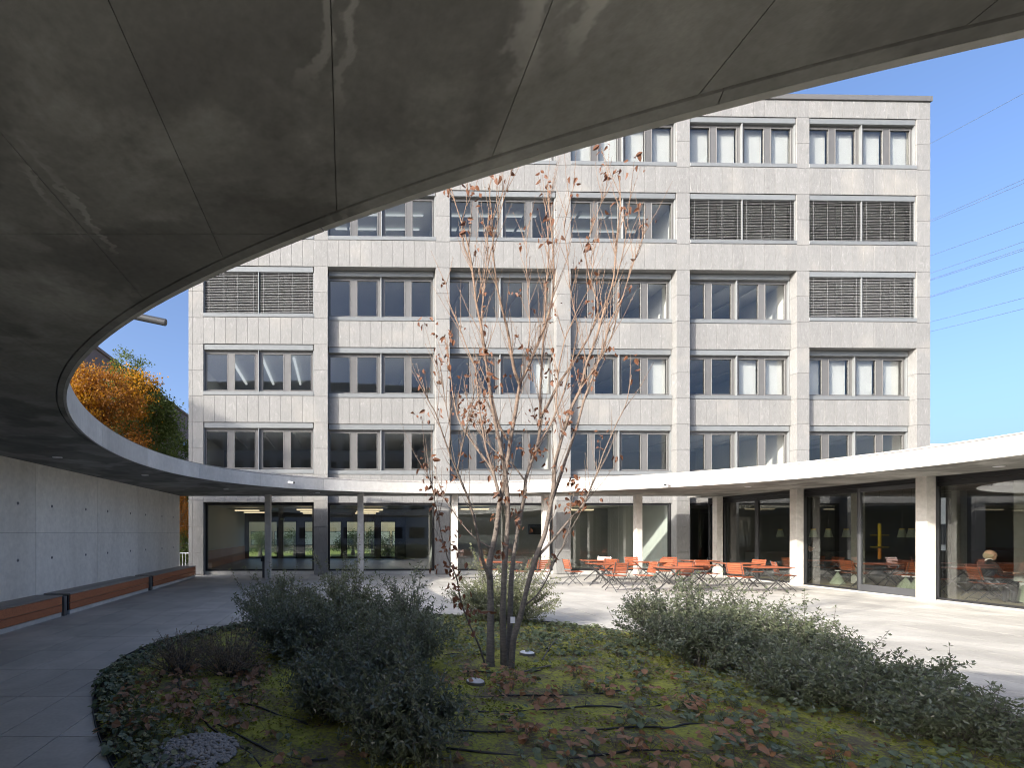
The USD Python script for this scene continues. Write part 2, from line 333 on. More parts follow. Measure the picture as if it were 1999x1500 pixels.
mat('lawn', {"g": ("geometry", {}), "b": ("noise_texture", {"scale": 3.0, "detail": 6.0}), "r": ("rgb_ramp", {"ramp": [(0.35, (0.11, 0.15, 0.03)), (0.65, (0.22, 0.26, 0.05))]}),
             "p": ("principled_bsdf", {"roughness": 0.95})}, [("g.position", "b.vector"), ("b.fac", "r.fac"), ("r.color", "p.base_color")], "p.BSDF")

#@@BODY
# ------------------------------------------------------------------ ground and paving
HC = np.array([4.1, 9.9])
HQ = [8.327, -0.023, -0.529, -0.048, -0.102, -0.078, 0.152, -0.05, 0.053, 0.04, 0.066]
def hole_curve(n=288):
    t = np.linspace(0, 2 * np.pi, n, endpoint=False)
    r = HQ[0] + sum(HQ[2 * k - 1] * np.cos(k * t) + HQ[2 * k] * np.sin(k * t) for k in range(1, 6))
    return np.c_[HC[0] + r * np.cos(t), HC[1] + r * np.sin(t)]
HOLE = Polygon(hole_curve())

def bed_curve(n=160):
    C = np.array([1.45, 6.0])
    ctl = [(-173, 4.25), (168, 4.6), (145, 4.72), (110, 4.4), (84, 4.25), (55, 4.15), (35, 4.15), (10, 4.6), (-25, 5.0), (-60, 4.7), (-90, 4.4), (-120, 4.1), (-140, 3.95), (-155, 3.95)]
    ctl = sorted((a % 360, r) for a, r in ctl)
    a = np.radians([c[0] for c in ctl]); r = np.array([c[1] for c in ctl])
    t = np.linspace(0, 2 * np.pi, n, endpoint=False)
    aa = np.r_[a[-3:] - 2 * np.pi, a, a[:3] + 2 * np.pi]; rr = np.r_[r[-3:], r, r[:3]]
    from scipy.interpolate import PchipInterpolator
    R = PchipInterpolator(aa, rr)(t)
    R = np.convolve(np.r_[R[-6:], R, R[:6]], np.ones(13) / 13, 'valid')
    return C + np.c_[R * np.cos(t), R * np.sin(t)]
BED = Polygon(bed_curve())

part('terrain', MB().box(-400, 400, -400, 600, -0.6, -0.10).mesh(), 'terrain_earth', kind='structure')
pave = UsdGeom.Xform.Define(stage, '/World/courtyard_paving'); tag(pave, kind='structure')
part('rear_road', MB().box(-60, 60, -31, -3.802, -0.09, -0.006).mesh(), 'asphalt', kind='structure')
part('paving_bed', MB().prism(sbox(-6.9, -3.8, 14.9, 20.6).difference(BED.buffer(-0.05)), -0.09, -0.012).mesh(), 'joint_dark', pave)
edge = BED.buffer(0.012)
slabs = []
for i in range(-18, 36):
    for j in range(-7, 17):
        x0 = -2.9 + 0.5 * i; y0 = 4.12 + 1.0 * j
        c = sbox(max(x0 + 0.005, -6.75), max(y0 + 0.005, -3.79), min(x0 + 0.495, 14.74), min(y0 + 0.995, 20.4))
        if c.is_empty or x0 > 14.7 or x0 + 0.5 < -6.75: continue
        g = c.difference(edge)
        if g.area < 0.002: continue
        cx, cy = x0 + 0.25, y0 + 0.5
        px = HX + FOCAL * cx / max(cy, 0.3); py = HY + FOCAL * EYE / max(cy, 0.3)
        vis = cy > 2.6 and -60 < px < 2060 and py < 1560
        slabs.append(((1.0 if vis else 0.0) / (max(cy, 1.0) ** 3), g, x0, y0))
slabs.sort(key=lambda s: -s[0])
rest = MB()
for k, (w, g, x0, y0) in enumerate(slabs):
    dz = float(RNG.uniform(-0.0012, 0.0012))
    if k < 300 and w > 0:
        if g.area > 0.49: m = MB().cbox(x0 + 0.005, x0 + 0.495, y0 + 0.005, y0 + 0.995, -0.04, dz, 0.003)
        else: m = MB().prism(g, -0.04, dz)
        part('paving_slab', m.mesh(), 'paving_concrete', pave)
    else: rest.prism(g, -0.04, dz)
part('far_paving_slabs', rest.mesh(), 'paving_concrete', pave, kind='stuff')
ring = BED.buffer(0.010).difference(BED.buffer(0.002))
t = MB().prism(ring, -0.05, 0.018); tag(part('bed_edging', t.mesh(), 'steel_pipe', label='thin dark steel strip edging the round planting bed', cat='edging'))

def bed_z(x, y):
    d = np.clip(1 - np.hypot(np.asarray(x) - 1.6, np.asarray(y) - 6.0) / 4.6, 0, 1)
    p = np.stack([np.asarray(x) * 1.3, np.asarray(y) * 1.3, np.zeros_like(np.asarray(x, float))], -1)
    return -0.03 + 0.12 * np.minimum(d * 2.2, 1) + 0.07 * (meshkit.fbm(p, 4, 3) - 0.5)
grid = 0.05
gx, gy = np.arange(-3.6, 7.0, grid), np.arange(1.2, 11.2, grid)
XX, YY = np.meshgrid(gx, gy, indexing='ij'); ZZ = bed_z(XX, YY) + 0.022 * (meshkit.fbm(np.stack([XX * 9, YY * 9, 0 * XX], -1), 3, 9) - 0.5)
import shapely
ins = shapely.contains_xy(BED, XX, YY)
nx, ny = XX.shape; idx = np.arange(nx * ny).reshape(nx, ny)
q = np.stack([idx[:-1, :-1], idx[1:, :-1], idx[1:, 1:], idx[:-1, 1:]], -1).reshape(-1, 4)
keep = ins.reshape(-1)[q].all(1)
bedm = (np.stack([XX, YY, ZZ], -1).reshape(-1, 3), q[keep])
part('planting_bed', MB().add(*bedm).prism(BED.buffer(0.0), -0.09, -0.055).mesh(), 'moss', smooth=True, kind='structure')
inside = lambda x, y, b=0.0: shapely.contains_xy(BED.buffer(-b), x, y)

# ------------------------------------------------------------------ concrete canopy with the round opening
Z0, Z1 = 3.11, 3.48
canopy = thing('canopy_roof', 'flat fair-faced concrete canopy with a big round opening above the courtyard', 'canopy')
outer = unary_union([sbox(-6.75, -3.6, 25.5, 18.95), sbox(13.75, 18.9, 25.5, 19.9)])
part('slab_core', MB().prism(outer.difference(HOLE.buffer(0.035)), Z0 + 0.125, Z1 - 0.01).prism(outer.difference(HOLE.buffer(0.09)), Z0 + 0.031, Z0 + 0.124).mesh(), 'core_grey', canopy)
C3 = hole_curve(1440); seg = np.r_[0, np.cumsum(np.hypot(*np.diff(np.r_[C3, C3[:1]], axis=0).T))]
npan = 22
def offset(poly, d):
    e = np.roll(poly, -1, 0) - np.roll(poly, 1, 0); n = np.stack([e[:, 1], -e[:, 0]], 1); n /= np.linalg.norm(n, axis=1, keepdims=True)
    return poly + n * d
def arc_piece(s0, s1, d0, d1, step=0.12):
    s = np.linspace(s0, s1, max(3, int((s1 - s0) / step)))
    def pos(s): return np.stack([np.interp(s % seg[-1], seg, np.r_[C3[:, k], C3[:1, k]]) for k in (0, 1)], 1)
    tng = pos(s + 0.02) - pos(s - 0.02); n = np.stack([tng[:, 1], -tng[:, 0]], 1); n /= np.linalg.norm(n, axis=1, keepdims=True)
    return np.r_[pos(s) + n * d0, (pos(s) + n * d1)[::-1]]
L = seg[-1] / npan
for k in range(npan):
    part('fascia_panel', MB().prism(Polygon(arc_piece(k * L + 0.9, (k + 1) * L + 0.9 - 0.006, 0.0, 0.03)), Z0, Z1).mesh(), 'pale_concrete', canopy, smooth=25)
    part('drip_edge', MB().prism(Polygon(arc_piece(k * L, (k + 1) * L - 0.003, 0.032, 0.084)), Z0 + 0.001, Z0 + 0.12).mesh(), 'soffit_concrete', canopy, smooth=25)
rim = MB()
for k in range(npan): rim.prism(Polygon(arc_piece(k * L, (k + 1) * L, 0.012, 0.20)), Z1 + 0.002, Z1 + 0.018)
part('roof_edge_strip', rim.mesh(), 'window_grey', canopy, smooth=25)
up = MB()
for k in range(npan): up.prism(Polygon(arc_piece(k * L, (k + 1) * L, 0.55, 0.68)), Z1 - 0.005, Z1 + 0.13)
part('roof_upstand', up.mesh(), 'roof_gravel', canopy, smooth=25)
part('roof_covering', MB().prism(outer.buffer(-0.05).difference(HOLE.buffer(0.7)), Z1 - 0.005, Z1 + 0.05).mesh(), 'roof_gravel', canopy)
sof = outer.difference(HOLE.buffer(0.098))
pieces = []
for i in range(-12, 46):
    for j in range(-6, 10):
        x0 = -0.04 + 0.588 * i; y0 = 2.33 + 2.36 * j
        g = sof.intersection(sbox(x0 + 0.0015, y0 + 0.0015, x0 + 0.5865, y0 + 2.3585))
        for gg in getattr(g, 'geoms', [g]):
            if gg.geom_type == 'Polygon' and gg.area > 0.01:
                cy = max(y0 + 1.2, 0.9); px = HX + FOCAL * x0 / cy
                pieces.append(((-150 < px < 2150 and y0 > -2.3) / cy ** 2, gg))
pieces.sort(key=lambda p: -p[0]); rest = MB()
for k, (w, g) in enumerate(pieces):
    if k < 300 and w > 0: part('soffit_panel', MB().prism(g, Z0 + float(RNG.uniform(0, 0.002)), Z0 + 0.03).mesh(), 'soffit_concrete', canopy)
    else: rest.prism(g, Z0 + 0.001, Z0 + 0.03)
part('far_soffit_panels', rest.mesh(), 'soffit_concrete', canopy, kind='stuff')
for (px, py) in ((112, 893), (283, 928), (441, 955.5), (620, 962), (1460, 951), (1950, 911)):
    y = (Z0 - EYE) * FOCAL / (HY - py); x = (px - HX) / FOCAL * y
    d = trimesh.creation.revolve([(0, 0.004), (0.058, 0.004), (0.066, -0.006), (0.085, -0.006), (0.085, 0.02), (0, 0.02)], sections=20); d.apply_translation([x, y, Z0 - 0.004])
    part('downlight', d, 'white_metal', canopy)
for (cx, cy) in ((-2.86, 18.2), (0.54, 18.2), (4.0, 18.2), (7.35, 18.2), (10.75, 18.2)):
    part('column', MB().cbox(cx - 0.11, cx + 0.11, cy - 0.11, cy + 0.11, -0.02, Z0 + 0.02, 0.008).mesh(), 'column_concrete', canopy)
for cy in (8.7, 12.38, 15.92, 19.3):
    part('column', MB().cbox(14.4, 14.64, cy - 0.12, cy + 0.12, -0.02, Z0 + 0.02, 0.008).mesh(), 'column_concrete', canopy)

# ------------------------------------------------------------------ left concrete wall with tie holes, benches
wall = thing('concrete_wall', 'long fair-faced concrete wall with tie holes behind the wooden benches', 'wall')
part('wall_core', MB().box(-6.62, -6.33, -3.6, 18.70, -0.02, Z0 + 0.02).mesh(), 'core_grey', wall)
xw = -6.30
for j in range(-4, 5):
    y0 = 7.57 + 2.48 * j; y1 = min(y0 + 2.48, 18.74)
    if y0 > 18.5: continue
    for (z0, z1) in ((0.0, 1.70), (1.70, Z0)):
        p = part('wall_panel', MB().cbox(-6.335, xw, y0 + 0.004, y1 - 0.004, z0 + 0.003, z1 - 0.003 if z1 < 3 else z1 + 0.01, 0.004).mesh(), 'fair_concrete', wall)
        for yt in (y0 + 0.55, y0 + 1.93):
            if 7 < yt < 18.6:
                zt = 1.17 if z0 < 1 else 2.27
                h = trimesh.creation.revolve([(0.012, -0.012), (0.02, -0.001), (0.032, 0.0025), (0.036, -0.002)], sections=16)
                c = trimesh.creation.cylinder(0.0195, 0.003, sections=12)
                for g in (h, c): g.apply_transform(trimesh.transformations.rotation_matrix(np.pi / 2, [0, 1, 0])); g.apply_translation([xw + 0.0015, yt, zt])
                part('tie_hole', c, 'backing_dark', p); part('tie_ring', h, 'grey_wall', p)
part('wall_end', MB().cbox(-6.62, -6.34, 18.68, 18.745, -0.02, Z0 + 0.02, 0.004).mesh(), 'fair_concrete', wall)

def make_bench(label, y0, y1, leg_near):
    b = thing('wall_bench', label, 'bench', (-6.3, y0, 0), group='wooden benches along the concrete wall')
    ln = y1 - y0; xf = 0.55
    for (z0, z1) in ((0.095, 0.235), (0.245, 0.405)):
        part('front_board', MB().cbox(xf - 0.03, xf, 0.0, ln, z0, z1, 0.004).mesh(), 'bench_board', b)
    w = (xf + 0.012) / 4
    for k in range(4):
        part('deck_board', MB().cbox(k * w + 0.004, (k + 1) * w - 0.004, -0.02, ln + 0.02, 0.413, 0.437, 0.003).mesh(), 'bench_deck', b)
    part('base', MB().cbox(0.02, xf - 0.05, 0.03, ln - 0.03, 0.0, 0.41, 0.004).mesh(), 'fair_concrete', b)
    part('plinth', MB().cbox(0.02, xf - 0.012, 0.0, ln, 0.0, 0.085, 0.004).mesh(), 'pale_concrete', b)
    part('end_plate', MB().cbox(0.02, xf - 0.005, -0.06, -0.03, 0.09, 0.405, 0.003).mesh(), 'black_frame', b)
    if leg_near: part('leg', MB().cbox(0.06, xf - 0.0, -0.22, -0.12, 0.0, 0.40, 0.003).mesh(), 'window_grey', b)
    return b
make_bench('nearest wooden bench, cut off by the left edge of the photo', 5.3, 10.02, False)
make_bench('middle wooden bench between two others along the concrete wall', 10.32, 14.42, True)
make_bench('farthest wooden bench, ending at the end of the concrete wall beside the office building', 14.78, 18.95, True)
for (px, py, ang, lab) in ((562, 942, 0.5, 'white bullet camera on the shaded left part of the canopy edge'), (1306, 946, -2.3, 'dark bullet camera on the sunlit part of the canopy edge above the chairs')):
    k = int(np.argmin(np.abs((HX + FOCAL * C3[:, 0] / C3[:, 1]) - px) + 1e4 * (C3[:, 1] < 9)))
    c = C3[k]; z = EYE + (HY - py) * c[1] / FOCAL
    cm = thing('security_camera', lab, 'camera', (c[0], c[1] - 0.02, z))
    d = np.array([0.8 if ang > 0 else -0.75, -0.5, -0.12]); d /= np.linalg.norm(d)
    part('camera_body', MB().tube([d * 0.05, d * 0.24], 0.036, 14).mesh(), 'white_metal', cm, smooth=40)
    part('lens_hood', MB().tube([d * 0.24, d * 0.275], 0.032, 14).mesh(), 'black_frame', cm, smooth=40)
    part('bracket', MB().tube([(0, 0.015, -0.03), (0, -0.05, -0.02), d * 0.10], 0.012, 8).mesh(), 'white_metal', cm)
# ------------------------------------------------------------------ office building
FA = math.atan(0.5 / 29.5); FO = np.array([-6.315, 19.85, 0.0])
def fac(x, y, z=0.0): return FO + np.array([x * math.cos(FA) - y * math.sin(FA), x * math.sin(FA) + y * math.cos(FA), z])
bld = thing('office_building', 'pale granite five-storey office block with wide grey strip windows behind the courtyard', 'building', FO, FA)
BAYS = [(0.59, 5.03), (5.59, 9.97), (10.53, 14.88), (15.47, 19.83), (20.38, 24.82), (25.34, 29.84)]
WID = 30.4
T = {r: 6.16 + 3.15 * (r - 1) for r in range(0, 6)}
GTOP = 2.93
def recess(b, z): return 0.27 if (1 <= b <= 4 and z < 12.4) or (b == 5 and z < 9.2) else 0.0
J = 0.0045
core = MB()
piers = [(0.0, 0.59)] + [(BAYS[k][1], BAYS[k + 1][0]) for k in range(5)] + [(29.84, WID)]
for k, (x0, x1) in enumerate(piers):
    core.box(x0 + 0.02, x1 - 0.02, 0.03, 0.46, 0.0, 19.4)
    cuts = [(0.0, 0.15), (0.15, 0.59)] if k == 0 else [(x0, x1)]
    zs = [0.03, 0.91, 1.96, 3.01] + [6.16 + 1.05 * n for n in range(-2, 13)]
    for z0, z1 in zip(zs[:-1], zs[1:]):
        for (a, c) in cuts:
            part('pier_stone', MB().cbox(a + J * (a > x0), c - J * (c < x1), float(RNG.uniform(0, 0.0015)), 0.47, z0 + J, min(z1, 18.76) - J, 0.004).mesh(), 'granite', bld)
zones = [(0, GTOP, T[1] - 2.07)] + [(r, T[r], T[r] + 1.08) for r in range(1, 5)]
for b, (x0, x1) in enumerate(BAYS):
    n = 10; w = (x1 - x0) / n
    for r, z0, z1 in zones:
        yp = recess(b, z0 + 0.1)
        core.box(x0 - 0.01, x1 + 0.01, yp + 0.03, 0.47, z0 + 0.012, z1 - 0.012)
        ya = 0.035 if yp == 0 else yp + 0.035
        if r == 0 and b >= 4: continue
        for k in range(n):
            part('spandrel_slab', MB().cbox(x0 + k * w + J, x0 + (k + 1) * w - J, yp + float(RNG.uniform(0, 0.002)), ya + 0.0, z0 + J, z1 - J, 0.004).mesh(), 'granite', bld)
        if yp == 0 and ((1 <= b <= 4 and r == 3) or (b == 5 and r == 2)):
            part('lintel_soffit', MB().cbox(x0 + 0.004, x1 - 0.004, 0.037, 0.47, z0 + 0.008, z0 + 0.03, 0.003).mesh(), 'granite', bld)
ns = 66
for k in range(ns):
    a, c = WID * k / ns, WID * (k + 1) / ns
    part('parapet_stone', MB().cbox(a + J * (k > 0), c - J * (k < ns - 1), float(RNG.uniform(0, 0.0015)), 0.05, 18.76 + J, 19.47, 0.004).mesh(), 'granite', bld)
core.box(0.02, WID - 0.02, 0.055, 0.47, 18.77, 19.46)
core.box(0.03, WID - 0.03, 0.10, 11.3, 19.30, 19.50)
part('wall_core', core.mesh(), 'core_grey', bld)
part('roof_cap', MB().cbox(-0.05, WID + 0.05, -0.055, 11.35, 19.475, 19.68, 0.006).mesh(), 'window_grey', bld)
lr = fac(29.55, 0.6, 0); part('lightning_rod', MB().tube([(29.55, 0.5, 19.6), (29.55, 0.5, 20.08)], 0.018, 6).mesh(), 'white_metal', bld)
sidew = MB().box(0.0, 0.03, 0.475, 11.3, 0.0, 19.46).box(WID - 0.03, WID, 0.475, 11.3, 0.0, 19.46).box(0.05, WID - 0.05, 11.05, 11.3, 3.1, 19.28)
part('side_wall', sidew.mesh(), 'granite', bld)

slats_at = {(0, 3), (4, 4), (5, 4), (5, 3)}
blind_at = {(2, 5): (0, 1, 2, 3), (3, 5): (0, 1, 2, 3), (4, 5): (0, 1, 2, 3), (5, 5): (0, 1, 2, 3), (5, 2): (0, 1, 2, 3), (4, 2): (2, 3), (3, 2): (3,), (2, 2): (3,)}
for b, (x0, x1) in enumerate(BAYS):
    W = x1 - x0
    for r in range(1, 6):
        yp = recess(b, T[r] - 0.5); top, bot = T[r], T[r] - 2.07
        yb = yp + (0.03 if recess(b, T[r] - 0.5) == recess(b, T[r] + 0.1) else 0.02)
        yf = yp + 0.16; zs, zb = bot + 0.165, top - 0.225
        win = part('window', MB().box(x0 + 0.0, x1, yf + 0.075, yf + 0.09, zb - 0.03, zb).mesh(), 'window_grey', bld)   # head flashing; the rest follows as its sub-parts
        part('shutter_box', MB().cbox(x0 + 0.03, x1 - 0.03, yb, yf + 0.07, zb, top - 0.012, 0.008).mesh(), 'box_grey', win)
        sl = MB().cbox(x0 + 0.004, x1 - 0.004, yp - 0.012, yf + 0.05, bot + 0.012, zs, 0.006)
        part('sill', sl.mesh(), 'box_grey', win)
        f = MB(); u = W / 4.38
        xs = np.cumsum([0.085, 0.84, 0.27, 0.84, 0.29, 0.84, 0.27, 0.84]) * u + x0
        gl = [(xs[0], xs[1]), (xs[2], xs[3]), (xs[4], xs[5]), (xs[6], xs[7])]
        gz0, gz1 = zs + 0.075, zb - 0.115
        f.box(x0, x1, yf, yf + 0.07, zs, gz0); f.box(x0, x1, yf, yf + 0.07, gz1, zb)
        for a, c in zip([x0] + [g[1] for g in gl], [g[0] for g in gl] + [x1]): f.box(a, c, yf + 0.0, yf + 0.07, gz0, gz1)
        part('frame', f.mesh(), 'window_grey', win)
        for k, (a, c) in enumerate(gl):
            s = MB(); e = 0.035
            s.cbox(a - 0.01, c + 0.01, yf - 0.014, yf - 0.0005, gz0 - 0.03, gz0 + 0.02, 0.003).cbox(a - 0.01, c + 0.01, yf - 0.014, yf - 0.0005, gz1 - 0.02, gz1 + 0.03, 0.003)
            s.cbox(a - 0.01, a + 0.022, yf - 0.014, yf - 0.0005, gz0 + 0.02, gz1 - 0.02, 0.003).cbox(c - 0.022, c + 0.01, yf - 0.014, yf - 0.0005, gz0 + 0.02, gz1 - 0.02, 0.003)
            part('sash', s.mesh(), 'window_grey', win)
            pv, pf = MB().box(a, c, yf + 0.03, yf + 0.04, gz0, gz1).mesh(); pv = pv.copy(); jj = RNG.uniform(-0.005, 0.005, 3); pv[:, 1] += jj[0] * (pv[:, 0] - a) / (c - a) + jj[1] * (pv[:, 2] - gz0) / (gz1 - gz0)
            part('pane', (pv, pf), 'office_glass', win)
            if k in blind_at.get((b, r), ()):
                part('roller_blind', MB().box(a - 0.05, c + 0.05, yf + 0.20, yf + 0.205, gz0 - 0.05, gz1 + 0.05).mesh(), 'roller_blind', win)
        cx = (xs[3] + xs[4]) / 2
        for (ga, gb, gy) in ((cx - 0.018, cx + 0.018, 0.045), (x0 + 0.004, x0 + 0.035, 0.06), (x1 - 0.035, x1 - 0.004, 0.06)): part('guide_rail', MB().cbox(ga, gb, yp + gy, yf - 0.001, zs, zb, 0.003).mesh(), 'box_grey', win)
        if (b, r) in slats_at:
            s = MB(); nsl = 26
            for (a, c) in ((x0 + 0.045, cx - 0.025), (cx + 0.025, x1 - 0.045)):
                for k in range(nsl):
                    z = zs + 0.03 + (zb - zs - 0.05) * k / (nsl - 1); ym = yp + 0.10
                    th = math.radians(38); dy, dz = 0.038 * math.cos(th), 0.038 * math.sin(th)
                    s.bar(((a), ym, z), ((c), ym, z), 0.074, 0.0025, (0, dy, dz))
                for fr in (0.08, 0.36, 0.62, 0.92): s.box(a + (c - a) * fr - 0.004, a + (c - a) * fr + 0.004, yp + 0.057, yp + 0.060, zs, zb)
            part('venetian_blind', s.mesh(), 'blind_slat', win)
# rooms behind the windows
room = MB(); flo = MB(); part_w = MB(); backw = MB(); tubes = MB(); lit_tubes = MB()
for r in range(0, 6):
    zc = (T[r] - 0.15) if r > 0 else 2.98
    room.box(0.05, WID - 0.05, 0.50, 6.0, zc, zc + 0.02)
    if r < 5:
        flo.box(0.05, WID - 0.05, 0.50, 6.0, zc + 0.03, T[r + 1] - 2.90)
    if r > 0:
        for k, (x0, x1) in enumerate(piers):
            xm = (x0 + x1) / 2
            if 0 < k < 6 and (k, r) not in {(1, 4), (3, 4), (2, 3), (4, 1)}: part_w.box(xm - 0.06, xm + 0.06, 0.475, 6.0, T[r] - 2.88, zc - 0.002)
        part_w.box(0.04, 0.06, 0.475, 6.0, T[r] - 2.88, zc - 0.002).box(WID - 0.06, WID - 0.04, 0.475, 6.0, T[r] - 2.88, zc - 0.002)
        for b, (x0, x1) in enumerate(BAYS):
            for fr in (0.2, 0.5, 0.8): (lit_tubes if (b, r) in {(0, 2)} else tubes).box(x0 + fr * (x1 - x0) - 0.05, x0 + fr * (x1 - x0) + 0.05, 0.9, 4.6, zc - 0.12, zc - 0.06)
        backw.box(0.05, WID - 0.05, 6.0, 6.1, T[r] - 2.9, zc + 0.02)
        if r == 4:
            for b in (1, 2, 3):
                for yy in (1.3, 2.3, 3.3, 4.3): lit_tubes.box(BAYS[b][0] + 0.3, BAYS[b][1] - 0.3, yy - 0.05, yy + 0.05, zc - 0.075, zc - 0.055)
part('ceiling', room.mesh(), 'white_paint', bld); part('floor_slab', flo.mesh(), 'carpet', bld); part('partition_wall', part_w.mesh(), 'white_paint', bld)
part('back_wall', backw.mesh(), 'grey_wall', bld); part('ceiling_lamps', tubes.mesh(), 'white_paint', bld); part('lit_ceiling_lamps', lit_tubes.mesh(), 'lamp_white', bld)
# ground floor: big black-framed panes, a hall open through to the garden behind
for b, (x0, x1) in enumerate(BAYS):
    yf = 0.33
    fr = MB().cbox(x0 + 0.002, x0 + 0.085, yf, yf + 0.12, 0.14, GTOP - 0.005).cbox(x1 - 0.085, x1 - 0.002, yf, yf + 0.12, 0.14, GTOP - 0.005)
    fr.cbox(x0 + 0.085, x1 - 0.085, yf, yf + 0.12, 0.14, 0.215).cbox(x0 + 0.085, x1 - 0.085, yf, yf + 0.12, GTOP - 0.09, GTOP - 0.005)
    g = part('shop_window', fr.mesh(), 'black_frame', bld)
    xm = (x0 + x1) / 2 + (0.9 if b == 0 else 0.0)
    for (a, c) in ((x0 + 0.085, xm - 0.008), (xm + 0.008, x1 - 0.085)):
        part('pane', MB().box(a, c, yf + 0.05, yf + 0.062, 0.215, GTOP - 0.09).mesh(), 'hall_glass', g)
    part('base_sill', MB().cbox(x0 - 0.0, x1, yf - 0.06, 0.5, -0.02, 0.138, 0.004).mesh(), 'pale_concrete', bld)
part('hall_floor', MB().box(0.05, WID - 0.05, 0.5, 11.2, 0.0, 0.10).mesh(), 'hall_floor', bld)
part('hall_ceiling', MB().box(0.05, WID - 0.05, 6.01, 11.2, 2.98, 3.05).mesh(), 'grey_wall', bld)
part('hall_side_wall', MB().box(0.05, 0.20, 0.48, 11.0, 0.9, 2.97).mesh(), 'cream_wall', bld)
part('hall_wainscot', MB().box(0.05, 0.23, 0.48, 11.0, 0.10, 0.9).mesh(), 'bench_board', bld)
hb = MB(); last = 0.2
for (a, c) in ((-5.9, -4.05), (-3.75, -2.85), (-2.4, -1.15), (-0.95, -0.05), (0.22, 1.15), (1.32, 2.05), (2.35, 3.35)):
    a, c = a + 6.3, c + 6.3
    hb.box(last, a, 10.95, 11.1, 0.1, 2.45); last = c
    w = part('garden_door', MB().box(a, a + 0.06, 10.97, 11.08, 0.1, 2.45).box(c - 0.06, c, 10.97, 11.08, 0.1, 2.45).box(a + 0.06, c - 0.06, 10.97, 11.08, 0.1, 0.22).box(a + 0.06, c - 0.06, 10.97, 11.08, 2.38, 2.45).mesh(), 'black_frame', bld)
    part('pane', MB().box(a + 0.06, c - 0.06, 11.02, 11.03, 0.22, 2.38).mesh(), 'hall_glass', w)
hb.box(last, WID - 0.05, 10.95, 11.1, 0.1, 2.45).box(0.2, WID - 0.05, 10.95, 11.1, 2.452, 2.975)
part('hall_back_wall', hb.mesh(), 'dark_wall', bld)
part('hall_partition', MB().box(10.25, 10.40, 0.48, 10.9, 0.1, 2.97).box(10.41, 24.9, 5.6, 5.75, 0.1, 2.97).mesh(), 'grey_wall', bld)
part('hall_partition', MB().box(20.02, 20.14, 0.48, 5.5, 0.1, 2.97).mesh(), 'white_paint', bld)
for (x, y, l) in ((1.4, 5.2, 1.2), (1.4, 7.6, 1.2), (4.6, 4.2, 1.2), (4.6, 6.4, 1.2), (4.6, 8.6, 1.2), (7.6, 4.2, 1.2), (7.6, 6.4, 1.2), (7.6, 8.6, 1.2), (12.5, 3.4, 1.3), (16.4, 3.2, 1.2), (17.9, 4.1, 1.2)):
    part('strip_lamp', MB().box(x - l / 2, x + l / 2, y - 0.12, y + 0.12, 2.80, 2.86).mesh(), 'lamp_warm', bld)
for (x0, x1) in ((15.9, 16.85), (17.0, 17.6)):
    part('wall_screen', MB().cbox(x0, x1, 5.52, 5.585, 1.62, 2.15, 0.006).mesh(), 'black_frame', bld)
part('exit_sign', MB().cbox(2.42, 2.70, 10.90, 10.94, 2.50, 2.62, 0.004).mesh(), 'pale_green', bld)
# ------------------------------------------------------------------ glazed cafe pavilion on the right
pav = thing('cafe_pavilion', 'glazed cafe pavilion with black frames under the right side of the canopy', 'pavilion')
GX = 14.78
part('cafe_floor', MB().box(GX + 0.06, 25.4, 1.0, 19.85, -0.05, 0.012).mesh(), 'cafe_floor', pav)
part('threshold', MB().cbox(GX - 0.10, GX + 0.07, 1.0, 20.1, -0.03, 0.035, 0.004).mesh(), 'pale_concrete', pav)
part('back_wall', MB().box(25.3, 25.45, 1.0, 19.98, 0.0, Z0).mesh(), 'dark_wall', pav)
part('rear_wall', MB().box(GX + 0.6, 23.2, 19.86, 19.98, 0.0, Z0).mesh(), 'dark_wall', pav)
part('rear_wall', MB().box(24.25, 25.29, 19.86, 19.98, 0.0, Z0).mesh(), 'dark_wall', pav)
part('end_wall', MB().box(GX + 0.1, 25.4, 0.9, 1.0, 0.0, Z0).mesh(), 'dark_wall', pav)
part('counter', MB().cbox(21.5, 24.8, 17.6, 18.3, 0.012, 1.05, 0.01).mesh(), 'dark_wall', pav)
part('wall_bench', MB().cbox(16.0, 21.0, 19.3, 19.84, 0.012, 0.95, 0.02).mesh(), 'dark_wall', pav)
ys = [1.0, 5.16, 6.9, 8.7, 10.6, 12.38, 14.19, 15.92, 17.75, 19.3, 20.12]
for k, (a, c) in enumerate(zip(ys[:-1], ys[1:])):
    big = (k % 2 == 0)
    fw = 0.065
    door = (k == 5)                                   # the sliding leaf with the deep bottom rail
    dx = -0.05 if door else 0.0
    fr = MB().cbox(GX - 0.04 + dx, GX + 0.05 + dx, a + 0.003, a + fw, 0.04, 2.98, 0.004).cbox(GX - 0.04 + dx, GX + 0.05 + dx, c - fw, c - 0.003, 0.04, 2.98, 0.004)
    zb = 0.24 if door else 0.09
    fr.cbox(GX - 0.04 + dx, GX + 0.05 + dx, a + fw, c - fw, 0.04, zb, 0.004).cbox(GX - 0.04 + dx, GX + 0.05 + dx, a + fw, c - fw, 2.86, 2.98, 0.004)
    fp = part('sliding_door' if door else 'window_frame', fr.mesh(), 'anthracite' if door else 'black_frame', pav)
    part('pane', MB().box(GX - 0.002 + dx, GX + 0.008 + dx, a + fw, c - fw, zb, 2.86).mesh(), 'cafe_glass', fp)
part('head_beam', MB().cbox(GX - 0.05, GX + 0.07, 1.0, 20.1, 2.985, Z0 - 0.002, 0.004).mesh(), 'black_frame', pav)
for yc in (12.30, 15.84): part('column_cladding', MB().box(GX - 0.135, GX - 0.05, yc, yc + 0.16, 0.04, 3.1).mesh(), 'black_frame', pav)
